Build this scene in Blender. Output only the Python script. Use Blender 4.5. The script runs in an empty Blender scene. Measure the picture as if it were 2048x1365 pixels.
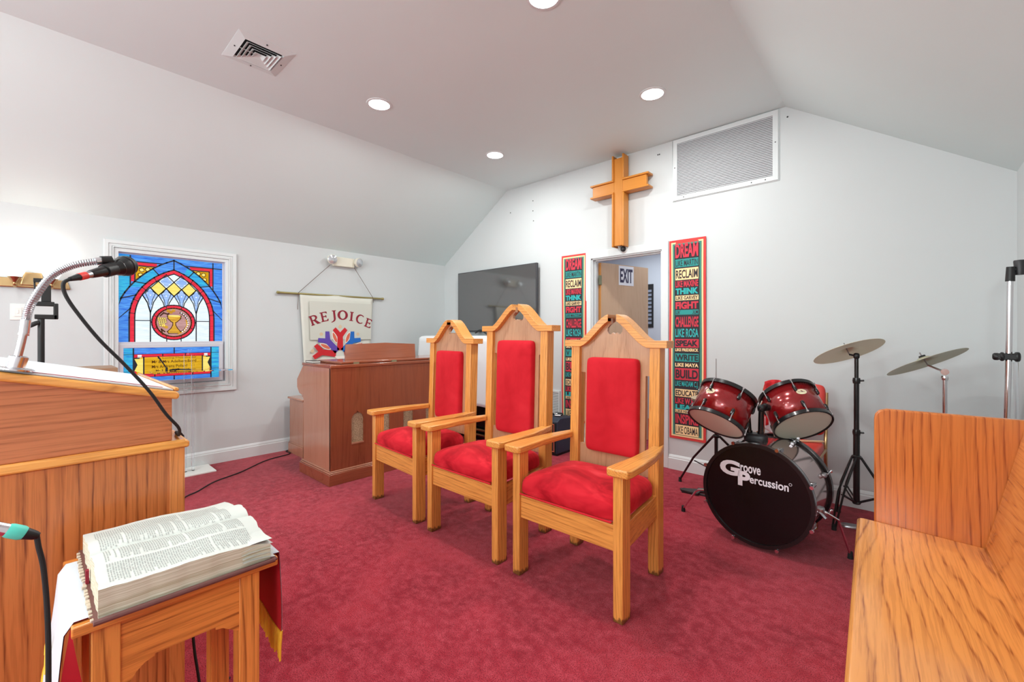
import bpy, math, random
from mathutils import Vector, Matrix, noise as mnoise
random.seed(7)
sc = bpy.context.scene
COL = sc.collection
PI = math.pi
V = Vector

# ------------------------------------------------------------------ camera
CAMH = 1.24
YAW = math.radians(42.389)
cd = bpy.data.cameras.new('camera')
cam = bpy.data.objects.new('camera', cd)
COL.objects.link(cam)
cam.location = (0, 0, CAMH)
cam.rotation_euler = (PI / 2, 0, YAW)
cd.sensor_width = 36.0
cd.lens = 870.7 / 2048 * 36.0
cd.shift_y = (667.72 - 682.5) / 2048.0
cd.clip_start = 0.02
sc.camera = cam

# ------------------------------------------------------------------ world, view
w = bpy.data.worlds.new('world')
sc.world = w
w.use_nodes = True
w.node_tree.nodes['Background'].inputs[0].default_value = (0.75, 0.85, 1.0, 1)
w.node_tree.nodes['Background'].inputs[1].default_value = 1.0
sc.view_settings.view_transform = 'Standard'
sc.view_settings.look = 'None'
sc.view_settings.gamma = 1.0
sc.view_settings.use_curve_mapping = False
sc.view_settings.exposure = 0.10
sc.cycles.max_bounces = 10
sc.cycles.diffuse_bounces = 5
sc.cycles.caustics_reflective = False
sc.cycles.caustics_refractive = False
sc.cycles.sample_clamp_indirect = 4.0

# room numbers (metres, camera stands at x=0 y=0)
XL, YB, EAVE, XK, ZK, XR, XKR = -4.905, 3.946, 2.207, -3.688, 3.01, 0.474, -0.711
YR = -5.5

def area(name, loc, size, power, color=(1, 1, 1), rot=(0, 0, 0), sizey=None, shape='RECTANGLE', spread=PI):
    l = bpy.data.lights.new(name, 'AREA')
    l.shape = shape
    l.size = size
    if sizey: l.size_y = sizey
    l.energy = power
    l.color = color
    l.spread = spread
    o = bpy.data.objects.new(name, l)
    COL.objects.link(o)
    o.location = loc
    o.rotation_euler = rot
    return o

WARM = (.97, 1.0, .97)
# unseen fill lights added behind the camera
COOL = (.90, 1.0, .99)
for lx, ly, le in ((-1.9, -1.25, 66), (-2.0, -3.4, 45)):  # added fill points in mid hall, lifting the ceiling
    l_ = bpy.data.lights.new('added_fill_mid', 'POINT'); l_.energy = le; l_.shadow_soft_size = .22; l_.color = COOL
    o_ = bpy.data.objects.new('added_fill_mid', l_); COL.objects.link(o_); o_.location = (lx, ly, 2.25)
area('added_fill_rear', (-2.2, -5.3, 1.5), 4.8, 120, (.89, 1.0, .995), (math.radians(108), 0, 0), 2.2)  # added area fill tilted up, in front of a closed rear wall
area('side_room_light', (-2.2, YB + 1.2, 2.45), 1.6, 22, (.92, .97, 1.0), (0, 0, 0), 1.0)
for lx, ly, le in ((XL + .3, -2.2, 8), (XL + .3, -3.6, 30), (XR - .25, -1.9, 55), (XR - .25, -3.6, 50)):  # added fill points along both side walls, to brighten the ceiling
    l_ = bpy.data.lights.new('added_fill_side', 'POINT'); l_.energy = le; l_.shadow_soft_size = .22; l_.color = COOL
    o_ = bpy.data.objects.new('added_fill_side', l_); COL.objects.link(o_); o_.location = (lx, ly, 1.9)
CAN_W = 17.0

# ------------------------------------------------------------------ materials
def lin(c):
    return tuple(((x / 255) / 12.92 if x <= 10.3 else (((x / 255) + .055) / 1.055) ** 2.4) for x in c) + (1,)

def mat(name, rgb, rough=.5, metal=0, spec=.5, coat=0, trans=0, ior=1.45, emit=None, es=0, sheen=0, alpha=1):
    m = bpy.data.materials.new(name)
    m.use_nodes = True
    b = m.node_tree.nodes['Principled BSDF']
    b.inputs['Base Color'].default_value = lin(rgb)
    b.inputs['Roughness'].default_value = rough
    b.inputs['Metallic'].default_value = metal
    b.inputs['Specular IOR Level'].default_value = spec
    b.inputs['Coat Weight'].default_value = coat
    b.inputs['Coat Roughness'].default_value = .12
    b.inputs['Transmission Weight'].default_value = trans
    b.inputs['IOR'].default_value = ior
    b.inputs['Sheen Weight'].default_value = sheen
    b.inputs['Sheen Roughness'].default_value = .4
    if emit:
        b.inputs['Emission Color'].default_value = lin(emit)
        b.inputs['Emission Strength'].default_value = es
    return m

def N(m, t, **k):
    n = m.node_tree.nodes.new(t)
    for a, b in k.items(): setattr(n, a, b)
    return n

def L(m, a, b): m.node_tree.links.new(a, b)

def ramp(m, stops, fac=None, interp='LINEAR'):
    r = N(m, 'ShaderNodeValToRGB')
    r.color_ramp.interpolation = interp
    els = r.color_ramp.elements
    while len(els) < len(stops): els.new(.5)
    for e, (p, c) in zip(els, stops):
        e.position = p
        e.color = c if len(c) == 4 else lin(c)
    if fac is not None: L(m, fac, r.inputs[0])
    return r

def mapping(m, scale, loc=(0, 0, 0), src='Object'):
    tc = N(m, 'ShaderNodeTexCoord')
    mp = N(m, 'ShaderNodeMapping')
    mp.inputs['Scale'].default_value = scale
    mp.inputs['Location'].default_value = loc
    L(m, tc.outputs[src], mp.inputs[0])
    return mp.outputs[0]

def noise(m, vec, scale, detail=2, rough=.5, dist=0):
    n = N(m, 'ShaderNodeTexNoise')
    n.inputs['Scale'].default_value = scale
    n.inputs['Detail'].default_value = detail
    n.inputs['Roughness'].default_value = rough
    n.inputs['Distortion'].default_value = dist
    L(m, vec, n.inputs['Vector'])
    return n.outputs['Fac']

def mth(m, op, a, b=None):
    n = N(m, 'ShaderNodeMath', operation=op)
    for i, x in enumerate((a, b)):
        if x is None: continue
        if isinstance(x, (int, float)): n.inputs[i].default_value = x
        else: L(m, x, n.inputs[i])
    return n.outputs[0]

def mix(m, fac, a, b, mode='MIX'):
    n = N(m, 'ShaderNodeMix', data_type='RGBA', blend_type=mode)
    if isinstance(fac, (int, float)): n.inputs[0].default_value = fac
    else: L(m, fac, n.inputs[0])
    for i, x in ((6, a), (7, b)):
        if isinstance(x, tuple): n.inputs[i].default_value = x if len(x) == 4 else lin(x)
        else: L(m, x, n.inputs[i])
    return n.outputs[2]

def wood(name, base, dark, axis='Z', rings=11, scale=3.2, rough=.32, coat=.25, line=.55, pore=.5, seed=0, stretch=.16, pf=130, lk=0, scuff=False):
    m = mat(name, base, rough, coat=coat)
    b = m.node_tree.nodes['Principled BSDF']
    al = {'X': 0, 'Y': 1, 'Z': 2}[axis]
    s1 = [1, 1, 1]; s1[al] = stretch
    s2 = [1, 1, 1]; s2[al] = .03
    v1 = mapping(m, s1, (seed * 1.7 + .3, seed * .9, seed * 1.3))
    v2 = mapping(m, s2, (seed, seed * 2.1, seed * .7))
    n1 = noise(m, v1, scale, 2, .4, .2)
    wob = noise(m, v1, 38, 2, .5)
    ph = mth(m, 'ADD', mth(m, 'MULTIPLY', n1, rings), mth(m, 'MULTIPLY', wob, .55))
    if lk:
        sx = N(m, 'ShaderNodeSeparateXYZ'); L(m, v1, sx.inputs[0])
        o1, o2 = [sx.outputs[i] for i in range(3) if i != al]
        ph = mth(m, 'ADD', ph, mth(m, 'MULTIPLY', mth(m, 'ADD', o1, o2), lk))
    fr = mth(m, 'FRACT', ph)
    r1 = ramp(m, [(0, (.3, .3, .3, 1)), (.06, (0, 0, 0, 1)), (.55, (.05, .05, .05, 1)), (.78, (.3, .3, .3, 1)), (.9, (1, 1, 1, 1)), (1, (.3, .3, .3, 1))], fr)
    n2 = noise(m, v2, pf, 3, .65)
    r2 = ramp(m, [(.47, (0, 0, 0, 1)), (.57, (1, 1, 1, 1))], n2)
    n3 = noise(m, v1, 1.7, 3, .5)
    lo = tuple(x * .88 for x in base); hi = tuple(min(255, x * 1.07) for x in base)
    c0 = mix(m, n3, lo, hi)
    f1 = mth(m, 'MULTIPLY', r1.outputs[0], line)
    f1 = mth(m, 'MULTIPLY', f1, mth(m, 'ADD', mth(m, 'MULTIPLY', r2.outputs[0], .6), .5))
    c1 = mix(m, f1, c0, dark)
    c2 = mix(m, mth(m, 'MULTIPLY', r2.outputs[0], pore * .36), c1, dark)
    if scuff:
        tc = N(m, 'ShaderNodeTexCoord'); sz = N(m, 'ShaderNodeSeparateXYZ'); L(m, tc.outputs['Object'], sz.inputs[0])
        nz = noise(m, mapping(m, (1, 1, .35), (seed, 0, 0)), 75, 3, .6)
        hgt = mth(m, 'SUBTRACT', mth(m, 'MULTIPLY', nz, .075), sz.outputs[2])
        wr = ramp(m, [(0, (0, 0, 0, 1)), (.012, (.8, .8, .8, 1))], mth(m, 'SUBTRACT', hgt, .012))
        c2 = mix(m, wr.outputs[0], c2, (64, 40, 24))
    L(m, c2, b.inputs['Base Color'])
    return m

def paint(name, rgb, rough=.55, bump=.0):
    m = mat(name, rgb, rough, spec=.3)
    b = m.node_tree.nodes['Principled BSDF']
    v = mapping(m, (1, 1, 1))
    n = noise(m, v, 1.3, 3, .6)
    c = mix(m, n, tuple(x * .975 for x in rgb), rgb)
    L(m, c, b.inputs['Base Color'])
    n2 = noise(m, v, 140, 2, .5)
    bp = N(m, 'ShaderNodeBump'); bp.inputs['Strength'].default_value = .04; bp.inputs['Distance'].default_value = .002
    L(m, n2, bp.inputs['Height']); L(m, bp.outputs[0], b.inputs['Normal'])
    return m

M = {}
M['wall'] = paint('wall_paint', (206, 210, 211))
M['ceil'] = paint('ceiling_paint', (220, 233, 233))
M['farwall'] = paint('side_room_paint', (220, 228, 238))
M['trim'] = mat('white_gloss_trim', (216, 221, 222), .35)
M['trimgrey'] = mat('grey_vinyl_sash', (205, 204, 212), .4)
M['hole'] = mat('screw_hole', (60, 60, 60), .8)

def carpet():
    m = mat('crimson_carpet', (140, 30, 52), .95, spec=.1, sheen=.2)
    b = m.node_tree.nodes['Principled BSDF']
    v = mapping(m, (1, 1, 1))
    big = noise(m, v, 2.2, 4, .6, .6)
    mid = noise(m, v, 22, 4, .7)
    fine = noise(m, v, 230, 4, .75)
    c = ramp(m, [(.32, (140, 25, 42)), (.5, (164, 36, 54)), (.68, (190, 56, 70))], big)
    c2 = mix(m, ramp(m, [(.4, (0, 0, 0, 1)), (.72, (1, 1, 1, 1))], mid).outputs[0], c.outputs[0], (200, 76, 90))
    c3 = mix(m, ramp(m, [(.40, (1, 1, 1, 1)), (.54, (0, 0, 0, 1))], fine).outputs[0], c2, (112, 18, 34))
    # specks of lint
    vo = N(m, 'ShaderNodeTexVoronoi'); vo.inputs['Scale'].default_value = 7; L(m, v, vo.inputs['Vector'])
    sp = ramp(m, [(0, (1, 1, 1, 1)), (.018, (1, 1, 1, 1)), (.022, (0, 0, 0, 1))], vo.outputs['Distance'])
    c4 = mix(m, sp.outputs[0], c3, (200, 120, 120))
    L(m, c4, b.inputs['Base Color'])
    bp = N(m, 'ShaderNodeBump'); bp.inputs['Strength'].default_value = .6; bp.inputs['Distance'].default_value = .004
    L(m, fine, bp.inputs['Height']); L(m, bp.outputs[0], b.inputs['Normal'])
    return m
M['carpet'] = carpet()

CH, CHD = (232, 160, 80), (158, 86, 32)
M['chX'] = wood('chair_oak_across', CH, CHD, 'X', 12, 3.5, .34, .2, .75, .7, 1, .14, 170, 50)
M['chY'] = wood('chair_oak_deep', CH, CHD, 'Y', 12, 3.5, .34, .2, .65, .7, 2, .14, 170, 50)
M['chZ'] = wood('chair_oak_upright', CH, CHD, 'Z', 12, 3.5, .34, .2, .65, .7, 3, .14, 170, 50)
M['chL'] = wood('chair_oak_leg', CH, CHD, 'Z', 12, 3.5, .34, .2, .65, .7, 3, .14, 170, 50, True)
M['chP'] = wood('chair_oak_panel_glare', (196, 150, 114), (150, 98, 64), 'Z', 24, 3.0, .3, .3, .5, .5, 4, .16, 200)  # glare on the back panels is painted in as paler, pinker oak
PU, PUD = (206, 122, 64), (116, 52, 18)
M['puZ'] = wood('pulpit_oak_upright', PU, PUD, 'Z', 9, 1.8, .3, .3, .95, .6, 5, .14, 130, 34)
M['puY'] = wood('pulpit_oak_along', (196, 120, 78), (138, 74, 44), 'Y', 10, 2.5, .35, .2, .6, .8, 6, .14, 130, 60)
M['puL'] = wood('pulpit_oak_ledge', (238, 166, 84), (160, 88, 36), 'Y', 18, 4.5, .22, .5, .5, .6, 7, .12)
BE, BED = (236, 158, 80), (146, 74, 26)
M['beY'] = wood('bench_oak_seat', BE, BED, 'Y', 15, 2.4, .24, .5, .85, .6, 8, .16, 130, 22)
M['beZ'] = wood('bench_oak_end', (206, 120, 56), (140, 62, 20), 'Z', 15, 2.6, .28, .35, .95, .6, 9, .12, 130, 42)
M['taY'] = wood('table_oak_along', (230, 142, 66), (136, 66, 22), 'Y', 13, 3.2, .3, .35, .85, .7, 10, .16, 130, 34)
M['taZ'] = wood('table_oak_upright', (230, 146, 70), (140, 70, 26), 'Z', 12, 4.5, .3, .35, .8, .7, 11, .12, 130, 34)
M['orZ'] = wood('organ_mahogany', (142, 76, 50), (96, 44, 28), 'Z', 10, 3, .24, .45, .4, .5, 12, .08)
M['orS'] = wood('organ_mahogany_sheen', (178, 124, 98), (140, 84, 60), 'Z', 10, 3, .22, .5, .3, .4, 13, .08)  # window sheen on the organ end, painted in as lighter mahogany
M['orY'] = wood('organ_mahogany_along', (146, 80, 54), (100, 46, 28), 'Y', 10, 3, .2, .5, .35, .4, 14, .08)
M['crossw'] = wood('cross_pine', (206, 132, 46), (180, 106, 30), 'Z', 6, 4, .4, .12, .5, .3, 15, .14)
M['crossx'] = wood('cross_pine_arm', (206, 132, 46), (180, 106, 30), 'X', 6, 4, .4, .12, .5, .3, 16, .14)
M['birch'] = wood('door_birch', (208, 176, 146), (182, 146, 112), 'Z', 10, 2.6, .45, .1, .4, .5, 17, .12)
M['doorEdge'] = mat('door_edge', (214, 150, 84), .5)
M['brownbd'] = wood('brown_board', (150, 118, 92), (110, 80, 56), 'Y', 6, 4, .5, 0, .3, .4, 18)
M['grillecloth'] = mat('speaker_cloth', (150, 122, 92), .9)
_b = M['grillecloth']; _n = noise(_b, mapping(_b, (1, 1, 1)), 260, 2, .6)
L(_b, ramp(_b, [(.4, (120, 96, 70)), (.6, (196, 170, 138))], _n).outputs[0], _b.node_tree.nodes['Principled BSDF'].inputs['Base Color'])

def velvet(name='red_velvet', stops=((.3, (186, 26, 38)), (.55, (202, 36, 48)), (.8, (214, 48, 58))), sc_=5, di=.6):
    m = mat(name, (176, 20, 34), .8, spec=.15, sheen=.35)
    b = m.node_tree.nodes['Principled BSDF']
    b.inputs['Sheen Tint'].default_value = lin((255, 120, 120))
    v = mapping(m, (1, 1, 1))
    n = noise(m, v, sc_, 3, .55, di)
    c = ramp(m, list(stops), n)
    L(m, c.outputs[0], b.inputs['Base Color'])
    return m
M['velvet'] = velvet()
M['seatvelvet'] = velvet('highlit_red_velvet', ((.36, (160, 16, 30)), (.5, (192, 28, 42)), (.6, (206, 40, 52)), (.72, (224, 70, 78))), 4.5, 1.6)  # lighter noise stops paint highlights into the seat colour
M['black'] = mat('black_plastic', (26, 26, 27), .42)
M['blackm'] = mat('black_enamel', (20, 20, 21), .28, coat=.3)
M['rubber'] = mat('black_rubber', (30, 30, 31), .75)
M['darkgrey'] = mat('dark_grey_metal', (58, 58, 60), .4, .4)
M['chrome'] = mat('chrome', (225, 225, 228), .12, 1)
M['steel'] = mat('brushed_steel', (176, 176, 180), .3, 1)
M['brass'] = mat('antique_brass', (196, 164, 118), .28, 1)
M['gold'] = mat('gold_fringe', (226, 170, 40), .6)
M['white'] = mat('white_cloth', (198, 201, 208), .85, sheen=.2)
M['whitep'] = mat('white_plastic', (236, 236, 232), .4)
M['redlin'] = mat('red_lining', (176, 10, 30), .7)
M['screen'] = mat('tv_screen', (52, 52, 53), .07, spec=1, coat=1, ior=1.8)
M['bezel'] = mat('tv_bezel', (70, 70, 74), .35, .4)
M['acry'] = mat('clear_acrylic', (250, 252, 255), .03, trans=1, ior=1.35)
M['cloth_w'] = mat('draped_cloth', (228, 230, 232), .8)
M['piano'] = mat('piano_black', (16, 15, 15), .2, coat=.6)
M['navy'] = mat('speaker_vinyl', (42, 52, 70), .5)
M['spkgr'] = mat('speaker_grille', (30, 32, 34), .7)
M['orange'] = mat('orange_trim', (226, 120, 92), .4)
M['drumhead'] = mat('drum_head_film', (222, 226, 208), .5)
M['bshead'] = mat('bass_head_film', (14, 13, 14), .22)
M['logo'] = mat('logo_print', (232, 230, 238), .5)
M['badge'] = mat('badge_ivory', (230, 218, 184), .35)
M['cymbal'] = mat('cymbal_bronze', (222, 212, 184), .42, .55)
M['cymbal2'] = mat('cymbal_bronze_dull', (178, 174, 148), .4, .6)
M['vinylred'] = mat('red_vinyl', (214, 66, 58), .4)
M['stick'] = mat('maple_stick', (226, 190, 150), .5)
M['teal'] = mat('teal_ring', (90, 214, 196), .45)
M['redring'] = mat('red_ring', (220, 62, 56), .45)
M['paper'] = mat('aged_paper', (202, 204, 198), .85)
M['cover'] = mat('maroon_leather', (108, 66, 62), .55)
M['coverin'] = mat('torn_binding', (196, 178, 160), .8)
M['ivory'] = mat('ivory_plastic', (226, 222, 206), .4)
M['lens'] = mat('lamp_lens', (196, 200, 204), .12, metal=.5, coat=.8)
M['string'] = mat('brown_string', (104, 84, 72), .8)
M['rod'] = mat('brassy_rod', (158, 146, 96), .35, .6)
M['banner'] = mat('cream_satin', (216, 216, 206), .6, sheen=.2)
M['bandark'] = mat('satin_panel', (204, 204, 194), .55)
M['maroon'] = mat('maroon_felt', (138, 30, 48), .8)
M['feltred'] = mat('red_felt', (200, 36, 44), .8)
M['feltpurple'] = mat('purple_felt', (96, 70, 166), .8)
M['feltblue'] = mat('blue_felt', (34, 104, 188), .8)
M['feltor'] = mat('orange_felt', (214, 108, 84), .8)
M['felttan'] = mat('tan_felt', (216, 188, 156), .8)
M['feltwh'] = mat('white_felt', (240, 232, 222), .8)
M['bulb'] = mat('can_lens', (255, 255, 255), .5, emit=(255, 255, 255), es=14)
M['shade'] = mat('frosted_glass_shade', (255, 252, 246), .3, emit=(255, 252, 246), es=1.5)
M['vent'] = mat('vent_white', (212, 222, 222), .45)
M['ventdark'] = mat('duct_dark', (22, 22, 22), .9)
M['slats'] = mat('grey_slats', (206, 207, 210), .5)
M['hinge'] = mat('brass_hinge', (150, 150, 120), .4, .7)
M['signw'] = mat('sign_paper', (236, 238, 244), .6)
M['signk'] = mat('sign_ink', (52, 46, 78), .6)
M['poster'] = mat('grey_poster', (150, 160, 180), .7)
M['bred'] = mat('banner_red', (210, 62, 60), .75)
M['bred2'] = mat('banner_crimson', (206, 56, 74), .75)
M['bteal'] = mat('banner_teal', (46, 148, 144), .75)
M['bcyan'] = mat('banner_cyan', (52, 178, 178), .75)
M['bcream'] = mat('banner_cream', (248, 214, 160), .75)
M['bgreen'] = mat('banner_green', (70, 134, 118), .75)
M['bdark'] = mat('banner_charcoal', (50, 44, 50), .75)

def burst():
    m = mat('red_sparkle_shell', (150, 20, 26), .2, .35, coat=.8)
    b = m.node_tree.nodes['Principled BSDF']
    n = noise(m, mapping(m, (1, 1, 1)), 900, 2, .6)
    L(m, ramp(m, [(.4, (104, 10, 16)), (.7, (190, 34, 38))], n).outputs[0], b.inputs['Base Color'])
    return m
M['shell'] = burst()
M['chromeshell'] = mat('chrome_shell', (206, 186, 184), .1, .9)

def glassmat(name, a, b_, es=.85, streak=(1, 1, 9)):
    m = mat(name, a, .2, spec=.5)
    b = m.node_tree.nodes['Principled BSDF']
    n = noise(m, mapping(m, streak), 5, 4, .65, 1.5)
    c = ramp(m, [(.3, a), (.7, b_)], n)
    d = mix(m, 0.75, c.outputs[0], (0, 0, 0, 1))
    L(m, d, b.inputs['Base Color'])
    L(m, c.outputs[0], b.inputs['Emission Color'])
    b.inputs['Emission Strength'].default_value = es
    return m
G = {}
G['blue'] = glassmat('blue_glass', (22, 84, 206), (92, 168, 238))
G['sky'] = glassmat('sky_glass', (24, 120, 206), (60, 196, 222))
G['red'] = glassmat('ruby_glass', (206, 24, 50), (232, 50, 72))
G['white'] = glassmat('opal_glass', (206, 226, 236), (236, 246, 250))
G['yellow'] = glassmat('amber_glass', (236, 210, 92), (250, 228, 130))
G['gold'] = glassmat('gold_glass', (190, 140, 10), (226, 180, 40))
G['pale'] = glassmat('pale_blue_glass', (120, 160, 226), (176, 204, 240))
G['rose'] = glassmat('rose_glass', (160, 112, 112), (196, 156, 152))
G['cup'] = glassmat('cup_glass', (170, 112, 20), (226, 180, 60))
G['brown'] = glassmat('umber_glass', (70, 34, 14), (100, 56, 24), .5)
G['lead'] = mat('lead_came', (24, 32, 46), .5)
G['dot'] = glassmat('clear_jewel', (238, 240, 240), (250, 250, 250))

# ------------------------------------------------------------------ mesh kit
class MB:
    def __init__(s):
        s.v = []; s.f = []; s.m = []; s.k = 0
    def add(s, vs, fs, k=None):
        n = len(s.v); k = s.k if k is None else k
        s.v += [tuple(p) for p in vs]
        s.f += [tuple(i + n for i in f) for f in fs]
        s.m += [k] * len(fs)
        return s
    def box(s, x0, x1, y0, y1, z0, z1, k=None, mtx=None):
        vs = [V((x, y, z)) for z in (z0, z1) for y in (y0, y1) for x in (x0, x1)]
        if mtx: vs = [mtx @ p for p in vs]
        return s.add(vs, [(0, 2, 3, 1), (4, 5, 7, 6), (0, 1, 5, 4), (2, 6, 7, 3), (0, 4, 6, 2), (1, 3, 7, 5)], k)
    def prism(s, poly, fn, w0, w1, k=None):
        n = len(poly)
        vs = [fn(a, b, w0) for a, b in poly] + [fn(a, b, w1) for a, b in poly]
        fs = [tuple(range(n - 1, -1, -1)), tuple(range(n, 2 * n))]
        fs += [(i, (i + 1) % n, (i + 1) % n + n, i + n) for i in range(n)]
        return s.add(vs, fs, k)
    def flat(s, poly, fn, k=None):
        return s.add([fn(a, b) for a, b in poly], [tuple(range(len(poly)))], k)
    def tube(s, pts, r, seg=10, k=None, cap=True, smooth=0):
        pts = [V(p) for p in pts]
        if smooth:
            pts = spline(pts, smooth)
        n = len(pts)
        rs = r if isinstance(r, (list, tuple)) else [r] * n
        if len(rs) != n: rs = [rs[0] + (rs[-1] - rs[0]) * i / (n - 1) for i in range(n)]
        T = []
        for i in range(n):
            a = pts[max(i - 1, 0)]; b = pts[min(i + 1, n - 1)]
            T.append((b - a).normalized())
        u = T[0].orthogonal().normalized()
        vs = []
        for i in range(n):
            u = (u - T[i] * u.dot(T[i])).normalized()
            q = T[i].cross(u)
            for j in range(seg):
                t = 2 * PI * j / seg
                vs.append(pts[i] + (u * math.cos(t) + q * math.sin(t)) * rs[i])
        fs = [(i * seg + j, i * seg + (j + 1) % seg, (i + 1) * seg + (j + 1) % seg, (i + 1) * seg + j) for i in range(n - 1) for j in range(seg)]
        if cap:
            fs.append(tuple(range(seg - 1, -1, -1))); fs.append(tuple(range((n - 1) * seg, n * seg)))
        return s.add(vs, fs, k)
    def lathe(s, prof, mtx=None, seg=32, k=None, cap=True):
        mtx = mtx or Matrix.Identity(4)
        vs = []
        for r, z in prof:
            for j in range(seg):
                t = 2 * PI * j / seg
                vs.append(mtx @ V((r * math.cos(t), r * math.sin(t), z)))
        n = len(prof)
        fs = [(i * seg + j, i * seg + (j + 1) % seg, (i + 1) * seg + (j + 1) % seg, (i + 1) * seg + j) for i in range(n - 1) for j in range(seg)]
        if cap:
            if prof[0][0] > 1e-5: fs.append(tuple(range(seg - 1, -1, -1)))
            if prof[-1][0] > 1e-5: fs.append(tuple(range((n - 1) * seg, n * seg)))
        return s.add(vs, fs, k)
    def cyl(s, a, b, r, r2=None, seg=16, k=None):
        return s.tube([a, b], [r, r if r2 is None else r2], seg, k)
    def sup(s, c, half, e1, e2, nu=40, nv=16, zmin=None, mtx=None, k=None):
        def pw(x, e): return math.copysign(abs(x) ** e, x)
        vs = []
        for i in range(nv + 1):
            ph = -PI / 2 + PI * i / nv
            for j in range(nu):
                t = 2 * PI * j / nu
                p = V((half[0] * pw(math.cos(ph), e1) * pw(math.cos(t), e2), half[1] * pw(math.cos(ph), e1) * pw(math.sin(t), e2), half[2] * pw(math.sin(ph), e1)))
                if zmin is not None: p.z = max(p.z, zmin)
                if mtx: p = mtx @ p
                vs.append(p + V(c))
        fs = [(i * nu + j, i * nu + (j + 1) % nu, (i + 1) * nu + (j + 1) % nu, (i + 1) * nu + j) for i in range(nv) for j in range(nu)]
        return s.add(vs, fs, k)
    def grid(s, nu, nv, fn, k=None):
        vs = [fn(i / nu, j / nv) for j in range(nv + 1) for i in range(nu + 1)]
        fs = [(j * (nu + 1) + i, j * (nu + 1) + i + 1, (j + 1) * (nu + 1) + i + 1, (j + 1) * (nu + 1) + i) for j in range(nv) for i in range(nu)]
        return s.add(vs, fs, k)
    def text(s, body, x0, x1, y0, y1, fn, bold=.0, k=None, keep=False, sp=1.0):
        vs, fs = textmesh(body, bold, sp)
        ax = [p[0] for p in vs]; ay = [p[1] for p in vs]
        lx, hx, ly, hy = min(ax), max(ax), min(ay), max(ay)
        sx = (x1 - x0) / (hx - lx); sy = (y1 - y0) / (hy - ly)
        if keep: sx = sy = min(sx, sy)
        return s.add([fn(x0 + (p[0] - lx) * sx, y0 + (p[1] - ly) * sy) for p in vs], fs, k)
    def build(s, name, mats, parent=None, loc=None, bevel=0, smooth=30, local=False, solid=0, subd=0, seg=2):
        off = V((0, 0, 0))
        if parent is not None and not local:
            p = parent
            while p is not None:
                off += V(p.location); p = p.parent
        elif parent is None and loc is not None and not local:
            off = V(loc)
        me = bpy.data.meshes.new(name)
        me.from_pydata([V(p) - off for p in s.v], [], s.f)
        if not isinstance(mats, (list, tuple)): mats = [mats]
        for mm in mats: me.materials.append(mm)
        me.polygons.foreach_set('material_index', s.m)
        me.validate()
        import bmesh
        bm = bmesh.new(); bm.from_mesh(me)
        bmesh.ops.remove_doubles(bm, verts=bm.verts, dist=1e-6)
        if s_closed(bm): bmesh.ops.recalc_face_normals(bm, faces=bm.faces)
        bm.to_mesh(me); bm.free()
        if smooth:
            me.polygons.foreach_set('use_smooth', [True] * len(me.polygons))
            me.set_sharp_from_angle(angle=math.radians(smooth))
        o = bpy.data.objects.new(name, me)
        COL.objects.link(o)
        if parent is not None: o.parent = parent
        elif loc is not None: o.location = loc
        if solid:
            q = o.modifiers.new('solid', 'SOLIDIFY'); q.thickness = solid; q.offset = 0
        if bevel:
            q = o.modifiers.new('bevel', 'BEVEL'); q.width = bevel; q.segments = seg; q.limit_method = 'ANGLE'; q.angle_limit = math.radians(35)
            q.harden_normals = False
        if subd:
            q = o.modifiers.new('sub', 'SUBSURF'); q.levels = subd; q.render_levels = subd
        return o

def s_closed(bm):
    return all(len(e.link_faces) == 2 for e in bm.edges)

def spline(pts, n):
    out = []
    P = [pts[0]] + list(pts) + [pts[-1]]
    for i in range(1, len(P) - 2):
        a, b, c, d = P[i - 1], P[i], P[i + 1], P[i + 2]
        for j in range(n):
            t = j / n
            out.append(.5 * ((2 * b) + (c - a) * t + (2 * a - 5 * b + 4 * c - d) * t * t + (3 * b - a - 3 * c + d) * t ** 3))
    out.append(pts[-1])
    return out

_tc = {}
def textmesh(body, bold=0, sp=1.0):
    key = (body, bold, sp)
    if key in _tc: return _tc[key]
    cu = bpy.data.curves.new('t', 'FONT')
    cu.body = body
    cu.offset = bold
    cu.space_character = sp
    cu.resolution_u = 4
    ob = bpy.data.objects.new('t', cu)
    COL.objects.link(ob)
    dg = bpy.context.evaluated_depsgraph_get()
    dg.update()
    me = bpy.data.meshes.new_from_object(ob.evaluated_get(dg))
    r = ([tuple(v.co) for v in me.vertices], [tuple(p.vertices) for p in me.polygons])
    bpy.data.objects.remove(ob); bpy.data.curves.remove(cu); bpy.data.meshes.remove(me)
    _tc[key] = r
    return r

def thing(name, label, cat, loc=(0, 0, 0), rz=0, group=None):
    o = bpy.data.objects.new(name, None)
    COL.objects.link(o)
    o.empty_display_size = .1
    o.location = loc
    o.rotation_euler = (0, 0, rz)
    return tag(o, label, cat, group)

def tag(o, label, cat, group=None, kind=None):
    o['label'] = label; o['category'] = cat
    if group: o['group'] = group
    if kind: o['kind'] = kind
    return o

def struct(o):
    o['kind'] = 'structure'
    return o

def copy_tree(o, parent=None):
    c = o.copy(); COL.objects.link(c); c.parent = parent
    for ch in list(o.children): copy_tree(ch, c)
    return c

def axm(c, ax, roll=None):
    ax = V(ax).normalized()
    q = ax.to_track_quat('Z', 'Y')
    return Matrix.Translation(V(c)) @ q.to_matrix().to_4x4()

def circ(cx, cy, r, n=24, a0=0, a1=2 * PI, ry=None):
    ry = r if ry is None else ry
    m = n if abs(a1 - a0 - 2 * PI) < 1e-6 else n + 1
    return [(cx + r * math.cos(a0 + (a1 - a0) * i / n), cy + ry * math.sin(a0 + (a1 - a0) * i / n)) for i in range(m)]

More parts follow.
